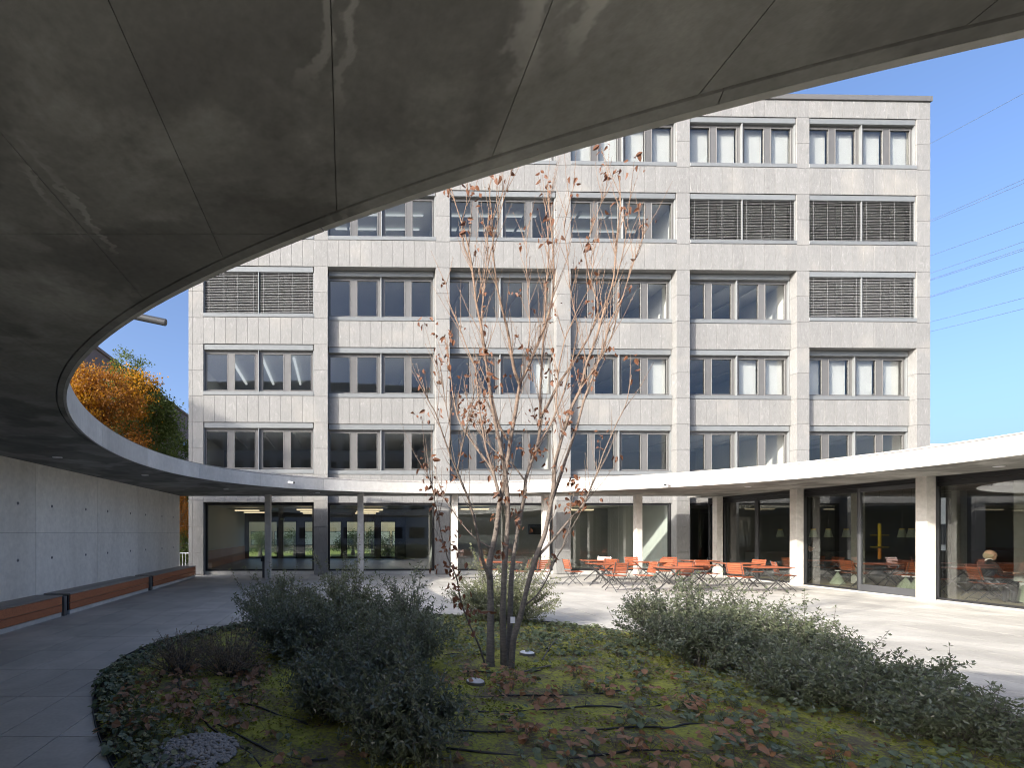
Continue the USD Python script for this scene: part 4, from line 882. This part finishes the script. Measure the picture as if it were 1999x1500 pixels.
# multi-stemmed tree in the middle of the bed; picture points give each stem's course, the depth its lean
TREE = [([(957, 1312), (958, 1180), (955, 1100), (968, 1040), (975, 985), (989, 916), (996, 861), (1007, 801), (1014, 750), (1030, 720), (1053, 663), (1067, 628), (1078, 584), (1082, 540), (1078, 463), (1071, 397), (1068, 360)], 5.95, 6.3, 0.062, 0.006),
        ([(1014, 750), (1004, 725), (1000, 702), (992, 650), (981, 606), (970, 562), (963, 496), (961, 430), (954, 358)], 6.1, 5.7, 0.026, 0.005),
        ([(985, 1308), (981, 1200), (985, 1104), (990, 1044), (992, 996), (990, 960), (985, 915), (978, 877), (968, 830), (958, 778), (948, 700), (940, 640), (930, 595), (921, 518), (915, 485), (903, 440), (890, 400), (880, 365)], 6.0, 5.5, 0.055, 0.005),
        ([(993, 1308), (996, 1200), (998, 1128), (1005, 1068), (1014, 1015), (1025, 965), (1025, 939), (1035, 909), (1049, 870), (1055, 836), (1055, 755), (1058, 709), (1062, 640), (1066, 560), (1072, 490), (1066, 420), (1063, 385)], 6.05, 6.6, 0.05, 0.005),
        ([(1055, 815), (1072, 787), (1090, 750), (1122, 704), (1152, 654), (1170, 600), (1150, 540), (1141, 490), (1165, 420), (1180, 380), (1189, 335)], 6.3, 6.9, 0.024, 0.004),
        ([(996, 1316), (1002, 1248), (1017, 1200), (1031, 1140), (1045, 1092), (1065, 1039), (1074, 989), (1081, 960), (1083, 905), (1099, 847), (1115, 796), (1134, 760), (1145, 709), (1164, 663), (1176, 617), (1190, 575), (1199, 540), (1203, 474), (1212, 400), (1209, 345)], 5.9, 5.4, 0.047, 0.005),
        ([(1078, 975), (1106, 893), (1127, 831), (1141, 778), (1159, 732), (1182, 668), (1190, 628), (1215, 583), (1234, 518), (1252, 478), (1258, 443)], 5.75, 5.9, 0.026, 0.004),
        ([(1045, 1092), (1075, 1060), (1112, 1015), (1140, 985), (1168, 918), (1177, 888), (1205, 824), (1223, 790), (1233, 732)], 5.8, 5.3, 0.022, 0.004),
        ([(1024, 1183), (1048, 1164), (1067, 1133), (1084, 1094), (1101, 1063), (1116, 1016), (1112, 985)], 5.85, 5.6, 0.014, 0.004),
        ([(956, 1130), (940, 1090), (933, 1050), (927, 1020), (914, 972), (904, 950), (892, 920), (876, 882), (860, 835), (848, 800), (835, 783), (823, 737)], 5.9, 5.2, 0.030, 0.004),
        ([(962, 1072), (926, 1051), (897, 1018), (868, 974), (858, 950)], 5.95, 6.3, 0.012, 0.003),
        ([(956, 1306), (935, 1260), (916, 1219), (899, 1176), (892, 1128), (875, 1094), (861, 1044), (851, 989), (842, 945), (826, 905)], 5.85, 5.2, 0.017, 0.004),
        ([(978, 985), (970, 950), (961, 916), (938, 886), (910, 847), (892, 813), (884, 770), (876, 700), (868, 660)], 6.0, 6.5, 0.028, 0.004),
        ([(961, 916), (947, 870), (936, 801), (929, 720), (910, 675), (893, 628), (878, 595), (869, 547)], 6.05, 6.2, 0.018, 0.004),
        ([(991, 859), (973, 831), (961, 778), (950, 720), (938, 640), (945, 560), (956, 500), (975, 420), (1000, 330)], 6.05, 5.5, 0.020, 0.004),
        ([(1049, 870), (1075, 830), (1100, 770), (1118, 700), (1128, 640), (1112, 560), (1108, 500), (1100, 440), (1117, 375), (1124, 350)], 6.2, 6.8, 0.017, 0.004),
        ([(1099, 847), (1085, 790), (1090, 720), (1103, 660), (1130, 600), (1152, 560), (1160, 500), (1150, 470)], 5.8, 6.5, 0.015, 0.004),
        ([(1025, 939), (1000, 905), (975, 890), (955, 870), (930, 835), (915, 800), (905, 740)], 6.1, 6.6, 0.013, 0.003),
        ([(1040, 745), (1030, 690), (1035, 640), (1030, 560), (1027, 500), (1030, 440)], 6.15, 6.7, 0.012, 0.003),
        ([(930, 595), (945, 540), (952, 490), (950, 440)], 5.7, 5.5, 0.010, 0.003),
        ([(921, 518), (905, 480), (900, 440), (912, 395), (913, 360)], 5.65, 5.4, 0.010, 0.003),
        ([(1134, 760), (1180, 690), (1200, 640), (1210, 590)], 5.6, 5.1, 0.010, 0.003),
        ([(1199, 560), (1215, 500), (1225, 440), (1228, 400)], 5.5, 5.2, 0.009, 0.003),
        ([(892, 920), (905, 860), (920, 800), (925, 760), (940, 690)], 5.5, 5.0, 0.010, 0.003),
        ([(876, 882), (880, 840), (870, 790), (862, 740), (858, 690)], 5.4, 5.1, 0.009, 0.003)]
tb = at(978, 1310, 6.0)
tree = thing('multistem_tree', 'nearly bare multi-stemmed tree with curled brown leaves in the planting bed', 'tree', (tb[0], tb[1], 0.0))
base = np.array([tb[0], tb[1], 0.0]); R = np.random.default_rng(5)
tw = MB(); LP, LD, LN = [], [], []; clusters = []
from scipy.interpolate import CubicSpline
for (pts, ya, yb, ra, rb) in TREE:
    pts = np.array(pts, float); s = np.r_[0, np.cumsum(np.hypot(*np.diff(pts, axis=0).T))]; u = s / s[-1]
    c = np.array([at(px, py, ya + (yb - ya) * k) for (px, py), k in zip(pts, u)])
    if pts[0][1] > 1300: c[0][2] = -0.04
    m = max(10, int(s[-1] / 9)); uu = np.linspace(0, 1, m)
    cc = np.stack([np.interp(uu, u, c[:, k]) for k in range(3)], 1)
    cc[1:-1] = (cc[:-2] + 2 * cc[1:-1] + cc[2:]) / 4
    rr = (ra + (rb - ra) * uu ** 0.62) * 0.86; rr *= 1 + 0.05 * np.sin(uu * 40 + ra * 900)
    if pts[0][1] > 1300: rr[:4] *= np.linspace(1.3, 1.03, 4)
    part('stem', MB().tube(cc - base, rr, 10 if ra > 0.02 else 7).mesh(), 'bark', tree, smooth=True)
    length = np.linalg.norm(np.diff(cc, axis=0), axis=1).sum()
    nt = int(length * 8.5)
    for k in range(nt):
        i = int(R.uniform(0.28 if ra > 0.03 else 0.1, 1.0) * (m - 1)); p = cc[i]
        if p[2] < 1.15: continue
        tg = unit(cc[min(i + 1, m - 1)] - cc[max(i - 1, 0)]); a = R.uniform(0, 2 * np.pi)
        dr = unit(tg * 0.8 + np.array([math.cos(a), 0.8 * math.sin(a), 0.75]) * R.uniform(0.3, 0.62)); l = R.uniform(0.10, 0.70) * (0.7 if p[2] < 2 else 1)
        b = p + dr * l * 0.5 + np.array([0, 0, 0.02]); e = p + dr * l * 0.9 + np.array([0, 0, 0.16 * l]) + R.normal(0, 0.015, 3)
        tw.tube(np.array([p, b, e]) - base, (0.0042, 0.003, 0.0014), 4, cap=False)
        for q in range(int(l * 14)):
            f = R.uniform(0.15, 1); w = p + (e - p) * f; bd = unit(R.normal(0, 1, 3) + dr); tw.tube(np.array([w, w + bd * R.uniform(0.01, 0.028)]) - base, (0.0028, 0.0012), 3, cap=False)
        if R.uniform() < (0.11 if p[2] > 3.4 else 0.27): clusters.append((e, int(R.integers(3, 8) if p[2] < 3.4 else R.integers(2, 6))))
        elif R.uniform() < 0.05: clusters.append((p + (e - p) * R.uniform(0.3, 0.9), 2))
    if R.uniform() < 0.8: clusters.append((cc[-1], int(R.integers(2, 5))))
for (px, py, n) in ((838, 940, 5), (846, 960, 7), (850, 985, 7), (868, 1010, 7), (874, 1040, 8), (870, 1060, 8), (880, 1075, 7), (862, 1100, 6), (888, 1110, 7), (892, 1130, 8), (885, 1150, 6), (903, 1160, 6), (900, 1180, 5), (912, 1200, 5), (925, 1225, 4), (935, 1195, 5), (1127, 965, 9), (1133, 945, 7), (1120, 978, 6), (980, 1060, 6), (976, 1080, 5), (1000, 830, 3), (868, 720, 6), (858, 705, 5), (1190, 340, 4), (1122, 365, 6), (1262, 438, 4), (916, 370, 5), (906, 440, 6), (1210, 400, 5), (1072, 425, 5), (1057, 470, 5), (838, 905, 4)):
    y = 5.3 if px < 960 else 5.7
    clusters.append((at(px, py, y), n))
for e, n in clusters:
    p = e + R.normal(0, 0.018 + 0.006 * n, (n, 3)); LP.append(p); LD.append(R.normal(0, 0.5, (n, 3)) + np.array([0, 0, -0.7])); LN.append(R.normal(0, 1, (n, 3)))
LP, LD, LN = map(np.vstack, (LP, LD, LN)); sz = R.uniform(0.6, 1.25, len(LP))
part('twigs', tw.mesh(), 'bark', tree, kind='stuff')
part('dry_leaves', leaves(LP - base, LD, LN, 0.074 * sz, 0.040 * sz, fold=0.6, hexa=True), 'dry_leaf', tree, kind='stuff')
tg_ = at(1001, 1211, 5.85)
t = thing('plant_tag', 'small white tag tied between the lower trunks of the tree', 'tag', tg_)
part('card', MB().cbox(-0.028, 0.028, -0.002, 0.002, -0.04, 0.035, 0.001).mesh(), 'tag_white', t); part('string', MB().tube([(0, 0, 0.03), (0.01, 0.02, 0.09)], 0.0015, 4).mesh(), 'black_rubber', t)

# low plants, litter, hoses, gravel, in-ground lights
def scatter(n, fx, R):
    out = []
    while len(out) < n:
        x, y = R.uniform(-3.2, 6.5), R.uniform(1.9, 10.4)
        if inside(x, y, 0.06) and R.uniform() < fx(x, y): out.append((x, y))
    return np.array(out)
def low_plants(name, label, pts, mat_, l, w, nl, hgt, seed, cat='ground cover', upright=0.3):
    R = np.random.default_rng(seed); P, Dv, N_ = [], [], []; stm = MB()
    for x, y in pts:
        z = float(bed_z(x, y)); k = int(R.integers(nl[0], nl[1] + 1)); a = R.uniform(0, 2 * np.pi, k); rad = R.uniform(0.1, 1, k) * hgt * 0.9; hh = R.uniform(0.25, 1, k) * hgt
        q = np.c_[x + np.cos(a) * rad, y + np.sin(a) * rad, z + hh]; P.append(q); Dv.append(np.c_[np.cos(a), np.sin(a), R.uniform(-0.9, upright, k)]); N_.append(np.c_[R.normal(0, .45, (k, 2)), np.ones(k)])
        for e in q: stm.tube([(x, y, z - 0.01), (x * .4 + e[0] * .6, y * .4 + e[1] * .6, z + (e[2] - z) * 0.75), e], 0.0016, 3, cap=False)
    P, Dv, N_ = map(np.vstack, (P, Dv, N_)); sz = R.uniform(0.65, 1.25, len(P))
    t = thing(name, label, cat); t.SetCustomDataByKey('kind', 'stuff')
    part('leaves', leaves(P, Dv, N_, l * sz, w * sz, fold=0.12, hexa=True), mat_, t); part('stalks', stm.mesh(), 'bark', t)
E_ = lambda x, y: 1.0 - min(1.0, BED.exterior.distance(Point(x, y)) / 0.5)
R2 = np.random.default_rng(21)
low_plants('ivy_cover', 'dark green ivy and cranesbill leaves along the bed edge and over the back', np.vstack([scatter(520, lambda x, y: E_(x, y) * (x < 0.3), R2), scatter(620, lambda x, y: float(x > 1.5 and y > 6.4) * 0.9 + 0.08, R2), scatter(260, lambda x, y: float(x > 2.4 and y < 6.0) * 0.8, R2), scatter(240, lambda x, y: 0.6, R2)]), 'cover_leaf', 0.058, 0.056, (3, 7), 0.09, 31)
low_plants('red_cover', 'reddish and yellowing heart-shaped leaves low over the moss in the foreground', np.vstack([scatter(135, lambda x, y: float(0.6 < x < 3.6 and y < 5.7) * (0.2 + 0.8 * float(meshkit.noise(np.array([x * 2.2, y * 2.2, 3.0]), 8) > 0.5)), R2), scatter(75, lambda x, y: float(-2.3 < x < -0.9 and 4.1 < y < 5.8) * 0.9, R2), scatter(16, lambda x, y: float(-1.2 < x < 0.2 and y < 4.4), R2)]), 'red_leaf', 0.070, 0.062, (3, 7), 0.13, 32, upright=0.1)
pts = scatter(2600, lambda x, y: 0.8, R2); n = len(pts)
t = thing('leaf_litter', 'small brown fallen leaves and crumbs scattered over the moss', 'litter'); t.SetCustomDataByKey('kind', 'stuff')
a = R2.uniform(0, 6.28, n); part('leaves', leaves(np.c_[pts, bed_z(pts[:, 0], pts[:, 1]) + 0.012], np.c_[np.cos(a), np.sin(a), R2.normal(0, .15, n)], np.c_[R2.normal(0, .3, (n, 2)), np.ones(n)], R2.uniform(.02, .05, n), R2.uniform(.012, .03, n), .3, True), 'dry_leaf', t)
# moss cushions as fine raised tufts
pts = scatter(16000, lambda x, y: float(meshkit.fbm(np.array([x * 1.7, y * 1.7, 0.0]), 3, 4) > 0.47), R2); n = len(pts); a = R2.uniform(0, 6.28, n)
t = thing('moss_tufts', 'bright green moss tufts over the soil of the bed', 'moss'); t.SetCustomDataByKey('kind', 'stuff')
leaf('moss_leaf', [(0, (0.24, 0.26, 0.045)), (0.6, (0.46, 0.46, 0.07)), (1, (0.62, 0.58, 0.10))], 0.9, 0.3, 0.1)
part('tufts', leaves(np.c_[pts, bed_z(pts[:, 0], pts[:, 1]) - 0.004], np.c_[np.cos(a) * .7, np.sin(a) * .7, R2.uniform(0.15, .8, n)], np.c_[R2.normal(0, .5, (n, 2)), np.ones(n)], R2.uniform(.018, .042, n), R2.uniform(.012, .028, n), .3), 'moss_leaf', t)
hoses = [([(884, 1430), (960, 1434), (1080, 1434), (1190, 1431), (1270, 1428), (1350, 1421)], 'black irrigation hose lying straight across the foreground moss'),
         ([(870, 1464), (940, 1474), (1060, 1484), (1160, 1483), (1240, 1474), (1330, 1474), (1410, 1470)], 'black irrigation hose lowest in the photo, across the red leaves'),
         ([(925, 1365), (1000, 1363), (1100, 1361), (1170, 1357), (1210, 1350)], 'thin irrigation hose just below the white disc in front of the tree'),
         ([(930, 1394), (990, 1393), (1120, 1388), (1230, 1384), (1290, 1378)], 'thin irrigation hose half hidden in moss in the middle foreground'),
         ([(860, 1282), (905, 1281), (960, 1283)], 'thin irrigation hose behind the tree trunks on the left'),
         ([(890, 1315), (960, 1316), (1020, 1314), (1060, 1308)], 'irrigation hose passing right in front of the trunk base'),
         ([(350, 1320), (355, 1345), (385, 1385), (420, 1420), (470, 1450), (510, 1490)], 'black irrigation hose running down across the gravel patch'),
         ([(455, 1355), (490, 1378), (540, 1395), (600, 1420)], 'black irrigation hose curving toward the lowest shrub'),
         ([(425, 1408), (470, 1432), (540, 1468), (640, 1485)], 'black irrigation hose at the right side of the gravel patch'),
         ([(1290, 1430), (1345, 1418), (1420, 1408)], 'short irrigation hose end beside the low right shrubs')]
for pts, lab in hoses:
    c = np.array([gpt(px, py, 0.08) for px, py in pts]); u = np.linspace(0, 1, len(c)); uu = np.linspace(0, 1, 30)
    cs = CubicSpline(u, c)(uu); cs[:, 2] = bed_z(cs[:, 0], cs[:, 1]) + 0.003 + 0.009 * np.sin(uu * 11 + len(lab))
    tag(part('irrigation_hose', MB().tube(cs, 0.0085, 7).mesh(), 'black_rubber', smooth=True, label=lab, cat='hose', group='irrigation hoses in the bed'))
for (px, py, lab) in ((1029, 1277, 'white round in-ground light cover right of the trunk base'), (928, 1333, 'white round in-ground light cover in front left of the tree')):
    c = gpt(px, py, 0.1); l = thing('ground_light', lab, 'light', (c[0], c[1], float(bed_z(c[0], c[1])) + 0.012))
    d = trimesh.creation.revolve([(0, 0.03), (0.075, 0.028), (0.088, 0.02), (0.09, -0.02)], sections=28); part('cover', d, 'white_metal', l, smooth=30)
    part('ring', trimesh.creation.revolve([(0.0905, -0.02), (0.0905, 0.015), (0.098, 0.015), (0.1, -0.02)], sections=28), 'window_grey', l, smooth=30)
g0 = MB(); Rg = np.random.default_rng(3); ico = trimesh.creation.icosphere(1, 1.0)
gc = np.array([gpt(372, 1470, 0.05)[0], gpt(372, 1470, 0.05)[1]])
for k in range(900):
    a, q = Rg.uniform(0, 6.28), math.sqrt(Rg.uniform(0, 1)); x, y = gc[0] + math.cos(a) * 0.34 * q, gc[1] + math.sin(a) * 0.36 * q
    s = Rg.uniform(0.010, 0.021); v = ico.vertices * (s * np.array([1.25, 0.95, 0.7]) * Rg.uniform(0.8, 1.2, 3)); th = Rg.uniform(0, 6.28)
    v[:, :2] = v[:, :2] @ np.array([[math.cos(th), math.sin(th)], [-math.sin(th), math.cos(th)]]); g0.add(v + np.array([x, y, float(bed_z(x, y)) + 0.012 + 0.02 * (1 - q) + Rg.uniform(0, 0.012)]), ico.faces)
tag(part('gravel_patch', g0.mesh(), 'pebble', smooth=True, label='patch of grey rounded pebbles at the bottom left of the bed', cat='gravel', kind='stuff'))
for k, (a, b) in enumerate((((1087, 1262), (1058, 1290)), ((1010, 1318), (1075, 1300)), ((1290, 1270), (1312, 1258)))):
    p, q = gpt(*a, 0.1), gpt(*b, 0.1); p[2] = float(bed_z(p[0], p[1])) + (0.10 if k != 1 else 0.02); q[2] = float(bed_z(q[0], q[1])) + 0.015
    tag(part('fallen_stick', MB().tube([p, (p + q) / 2 + np.array([0, 0.01, 0.01]), q], (0.006, 0.008, 0.01), 6).mesh(), 'bark', smooth=True, label=('grey stick poking up right behind the white disc beside the tree', 'long grey stick lying right of the trunk base', 'short stick leaning by the tallest right shrub')[k], cat='stick'))

def crown_tree(name, label, x, y, h, lobes, mats, n, size, seed, group=None, trunk_h=3.0):
    R = np.random.default_rng(seed); t = thing(name, label, 'tree', (x, y, -0.1), 0, group)
    st = MB().tube([(0, 0, 0), (0.05, 0, trunk_h), (0, 0.05, h * 0.7)], (0.2, 0.15, 0.04), 9)
    per = {}
    vol = np.array([l[3] * l[4] * l[5] for l in lobes]); vol = vol ** (2 / 3); vol /= vol.sum()
    for li, (cx, cy, cz, rx, ry, rz, mt) in enumerate(lobes):
        st.tube([(0, 0, trunk_h * 0.8), (cx * 0.5, cy * 0.5, (trunk_h + cz) / 2), (cx, cy, cz)], (0.1, 0.06, 0.02), 6)
        m = int(n * vol[li]); nc = max(12, m // 70)
        d = unit(R.normal(0, 1, (nc, 3))); q = R.uniform(0.25, 1.0, nc) ** 0.5; cen = np.array([cx, cy, cz]) + d * q[:, None] * np.array([rx, ry, rz]) * (1 + 0.22 * R.normal(0, 1, (nc, 1)) * 0.6)
        k = R.integers(0, nc, m); p = cen[k] + R.normal(0, 1, (m, 3)) * np.array([0.30, 0.30, 0.24]) * (0.55 + 0.25 * rx)
        for c in cen[:: max(1, nc // 14)]: st.tube([(cx * 0.7, cy * 0.7, cz - 0.3 * rz), c], (0.03, 0.008), 4, cap=False)
        per.setdefault(mt, []).append((p, R.normal(0, 1, (m, 3)) + np.array([0, 0, -0.4]), R.normal(0, 1, (m, 3)) + unit(p - np.array([cx, cy, cz])), size * R.uniform(0.6, 1.3, m)))
    part('trunk', st.mesh(), 'bark', t, smooth=30)
    for mt, ls in per.items():
        p, d, nn, s = (np.concatenate([l[i] for l in ls]) for i in range(4)); part('crown', leaves(p, d, nn, s, s * 0.7), mt, t, kind='stuff')
    return t
crown_tree('autumn_tree', 'orange autumn tree above the left canopy edge', -13.2, 26.5, 11.0, [(0, 0, 6.8, 2.3, 2.0, 3.6, 'autumn_leaf'), (1.3, -0.3, 5.4, 1.5, 1.4, 2.4, 'autumn_leaf'), (-1.5, 0, 7.2, 1.8, 1.6, 3.2, 'autumn_leaf'), (0.6, 0, 9.3, 1.3, 1.2, 1.8, 'autumn_leaf'), (-1.1, 0, 9.0, 1.5, 1.3, 2.0, 'autumn_leaf'), (-0.2, -0.6, 8.6, 1.2, 1.0, 1.6, 'gold_leaf'), (0.4, -0.5, 3.6, 2.4, 1.8, 1.6, 'turning_leaf'), (-2.6, 0.3, 5.6, 1.6, 1.5, 2.6, 'autumn_leaf')], None, 42000, 0.13, 41)
crown_tree('turning_tree', 'tree turning from green to yellow beside the office corner', -12.2, 30.0, 13.0, [(-0.6, 0, 8.0, 1.9, 1.8, 3.0, 'turning_leaf'), (1.3, 0, 6.4, 1.7, 1.6, 2.8, 'turning_leaf'), (-0.9, -0.5, 11.0, 1.1, 1.0, 1.7, 'turning_leaf'), (-0.1, -0.9, 10.0, 1.2, 0.9, 1.6, 'gold_leaf'), (0.9, 0, 9.2, 1.0, 1.0, 1.4, 'turning_leaf'), (2.0, 0, 4.6, 1.6, 1.5, 2.2, 'turning_leaf'), (0.2, 0, 4.4, 2.2, 1.9, 2.2, 'turning_leaf')], None, 42000, 0.14, 42)
crown_tree('autumn_hedge_tree', 'orange clipped tree seen in the gap between the concrete wall and the office', -8.75, 26.0, 4.6, [(0, 0, 3.0, 1.0, 1.0, 1.6, 'autumn_leaf'), (0.2, 0, 1.1, 0.9, 0.9, 1.0, 'turning_leaf')], None, 7000, 0.10, 43, trunk_h=1.0)
for k, (px, py, yy, r, lab) in enumerate(((507, 1058, 36, 0.55, 'leftmost clipped ball bush seen through the ground-floor hall'), (575, 1056, 37, 0.75, 'wide clipped bush seen through the hall left of a pier'), (668, 1062, 36, 0.5, 'ball bush seen through the hall right of a pier'), (688, 1056, 38, 0.45, 'smaller ball bush behind another in the hall windows'), (726, 1058, 37, 0.7, 'conical pale bush seen through the hall'), (757, 1072, 35, 0.75, 'yellowish bush low behind the hall glass'), (546, 1064, 35, 0.5, 'light feathery bush seen through the hall near a dark post'))):
    c = at(px, py, yy); crown_tree('garden_bush', lab, c[0], c[1], max(c[2], 0.5) + r, [(0, 0, max(c[2], 0.5) + 0.1, r, r, r * 1.15, 'hedge_leaf')], None, 1500, 0.10, 60 + k, 'bushes in the garden behind the hall', 0.3)

# ------------------------------------------------------------------ beyond the courtyard
part('lawn', MB().box(-30, 24, 31.4, 57, -0.08, -0.02).mesh(), 'lawn', kind='structure')
def block(name, label, x0, x1, y0, y1, h, mat_, faces, fl=3.2, win=(1.6, 1.5), gap=1.3, roof='grey_wall', z_first=1.0, pane='far_glass'):
    b = thing(name, label, 'building', ((x0 + x1) / 2, (y0 + y1) / 2, -0.1)); cx, cy = (x0 + x1) / 2, (y0 + y1) / 2
    part('wall', MB().box(x0 - cx, x1 - cx, y0 - cy, y1 - cy, 0, h).mesh(), mat_, b)
    part('roof', MB().cbox(x0 - cx - 0.15, x1 - cx + 0.15, y0 - cy - 0.15, y1 - cy + 0.15, h + 0.002, h + 0.35, 0.02).mesh(), roof, b)
    for fc in faces:
        a0, a1 = (y0, y1) if fc in 'ew' else (x0, x1); n = int((a1 - a0 - gap) / (win[0] + gap))
        for f in range(int((h - z_first) / fl)):
            z = z_first + f * fl
            for k in range(n):
                a = a0 + gap + k * (win[0] + gap); m = MB(); p = MB(); o = 0.05; w, hh = win
                def bx(mm, u0, u1, za, zb_, d0, d1):
                    if fc == 'n': mm.box(u0 - cx, u1 - cx, y1 - cy + d0, y1 - cy + d1, za, zb_)
                    if fc == 's': mm.box(u0 - cx, u1 - cx, y0 - cy - d1, y0 - cy - d0, za, zb_)
                    if fc == 'e': mm.box(x1 - cx + d0, x1 - cx + d1, u0 - cy, u1 - cy, za, zb_)
                    if fc == 'w': mm.box(x0 - cx - d1, x0 - cx - d0, u0 - cy, u1 - cy, za, zb_)
                bx(m, a, a + w, z, z + 0.07, 0.002, 0.06); bx(m, a, a + w, z + hh - 0.07, z + hh, 0.002, 0.06); bx(m, a, a + 0.07, z + 0.07, z + hh - 0.07, 0.002, 0.06); bx(m, a + w - 0.07, a + w, z + 0.07, z + hh - 0.07, 0.002, 0.06)
                bx(p, a + 0.07, a + w - 0.07, z + 0.07, z + hh - 0.07, 0.004, 0.02)
                wn = part('window', m.mesh(), 'anthracite', b); part('pane', p.mesh(), pane, wn)
    return b
block('brown_building', 'brown building with window bands behind the autumn trees', -42, -25, 34, 92, 20.2, 'brown_facade', 'e', 3.4, (3.6, 0.9), 0.5, z_first=1.6, roof='brown_facade')
block('neighbour_building', 'tall grey building far outside the left edge beyond the concrete wall', -54, -40, -3.8, 5.4, 24.3, 'grey_wall', '')
block('rear_building', 'grey office building behind the camera, mirrored in the office windows', -22, 17, -46, -31, 23.0, 'grey_wall', 'n', 3.2, (2.2, 1.6), 1.0)
block('garden_building', 'beige low building across the garden, seen through the ground-floor hall', -26, 16, 60, 70, 7.0, 'beige_render', 's', 3.4, (2.6, 1.7), 0.25, z_first=0.3, pane='curtain_glass')
block('pale_building', 'pale building seen through the cafe beside the concrete column', 28, 52, 33, 42, 4.6, 'pale_render', 's', 3.0, (1.6, 1.4), 1.4)
a0, a1 = at(1822, 866, 62), at(1892, 866, 62)
block('distant_flat_roof', 'thin white flat roof just above the right canopy edge', a0[0], a1[0], 62, 70, a0[2] - 0.3, 'white_paint', '', roof='white_paint')
# railing in the gap, lamp pole, overhead wires
rl = thing('garden_railing', 'white metal railing in the gap between wall and office', 'railing', (-7.4, 22.0, 0.0))
part('rail', MB().tube([(-0.9, 0, 0.80), (0.9, 0, 0.80)], 0.022, 8).mesh(), 'white_metal', rl); part('rail', MB().tube([(-0.9, 0, 0.12), (0.9, 0, 0.12)], 0.018, 8).mesh(), 'white_metal', rl)
for k in range(13): part('bar', MB().tube([(-0.84 + 0.14 * k, 0, -0.02), (-0.84 + 0.14 * k, 0, 0.80)], 0.011, 6).mesh(), 'white_metal', rl)
p0, p1 = at(262, 617, 14.0), at(324, 630, 14.0)
pl = thing('lamp_mast', 'dark cylindrical lamp head sticking out past the curved canopy edge', 'lamp', (p0[0] - 2.9, 14.0, 0))
o = np.array([p0[0] - 2.9, 14.0, 0]); d = unit(p1 - p0); part('lamp_head', MB().tube([p0 - o, p1 - d * 0.02 - o, p1 - o], (0.098, 0.098, 0.09), 20).mesh(), 'steel_pipe', pl, smooth=40)
part('arm', MB().tube([(0, 0, p0[2] + 0.35), p0 - o], 0.045, 10).mesh(), 'steel_pipe', pl, smooth=40); part('mast', MB().tube([(0, 0, -0.1), (0, 0, p0[2] + 0.4)], (0.09, 0.06), 12).mesh(), 'steel_pipe', pl, smooth=40)
wires = [(278, 180, 'single'), (428, 348, 'upper'), (431, 356, 'lower'), (497, 432, 'x'), (531, 470, 'x'), (543, 483, 'x'), (545, 487, 'x'), (576, 519, 'x'), (578, 523, 'x'), (626, 580, 'x'), (645, 601, 'x')]
names = ['topmost overhead wire in the sky right of the office', 'upper wire of the pair below the topmost one', 'lower wire of the pair below the topmost one', 'thin single wire midway down the sky', 'first wire below the thin single one', 'upper wire of the dark close pair', 'lower wire of the dark close pair', 'upper wire of the pair below the dark one', 'lower wire of the pair below the dark one', 'second lowest overhead wire', 'lowest overhead wire above the canopy']
for (ya, yb, _), nm in zip(wires, names):
    sl = (yb - ya) / 184.0; A = at(1650, ya - 165 * sl, 150.0); B = at(2120, ya + 305 * sl, 62.0)
    u = np.linspace(0, 1, 9)[:, None]; c = A + (B - A) * u; c[:, 2] -= 1.2 * (u[:, 0] * (1 - u[:, 0]))
    tag(part('overhead_wire', MB().tube(c, 0.034, 5).mesh(), 'wire_grey', smooth=True, label=nm, cat='wire', group='overhead power wires'))
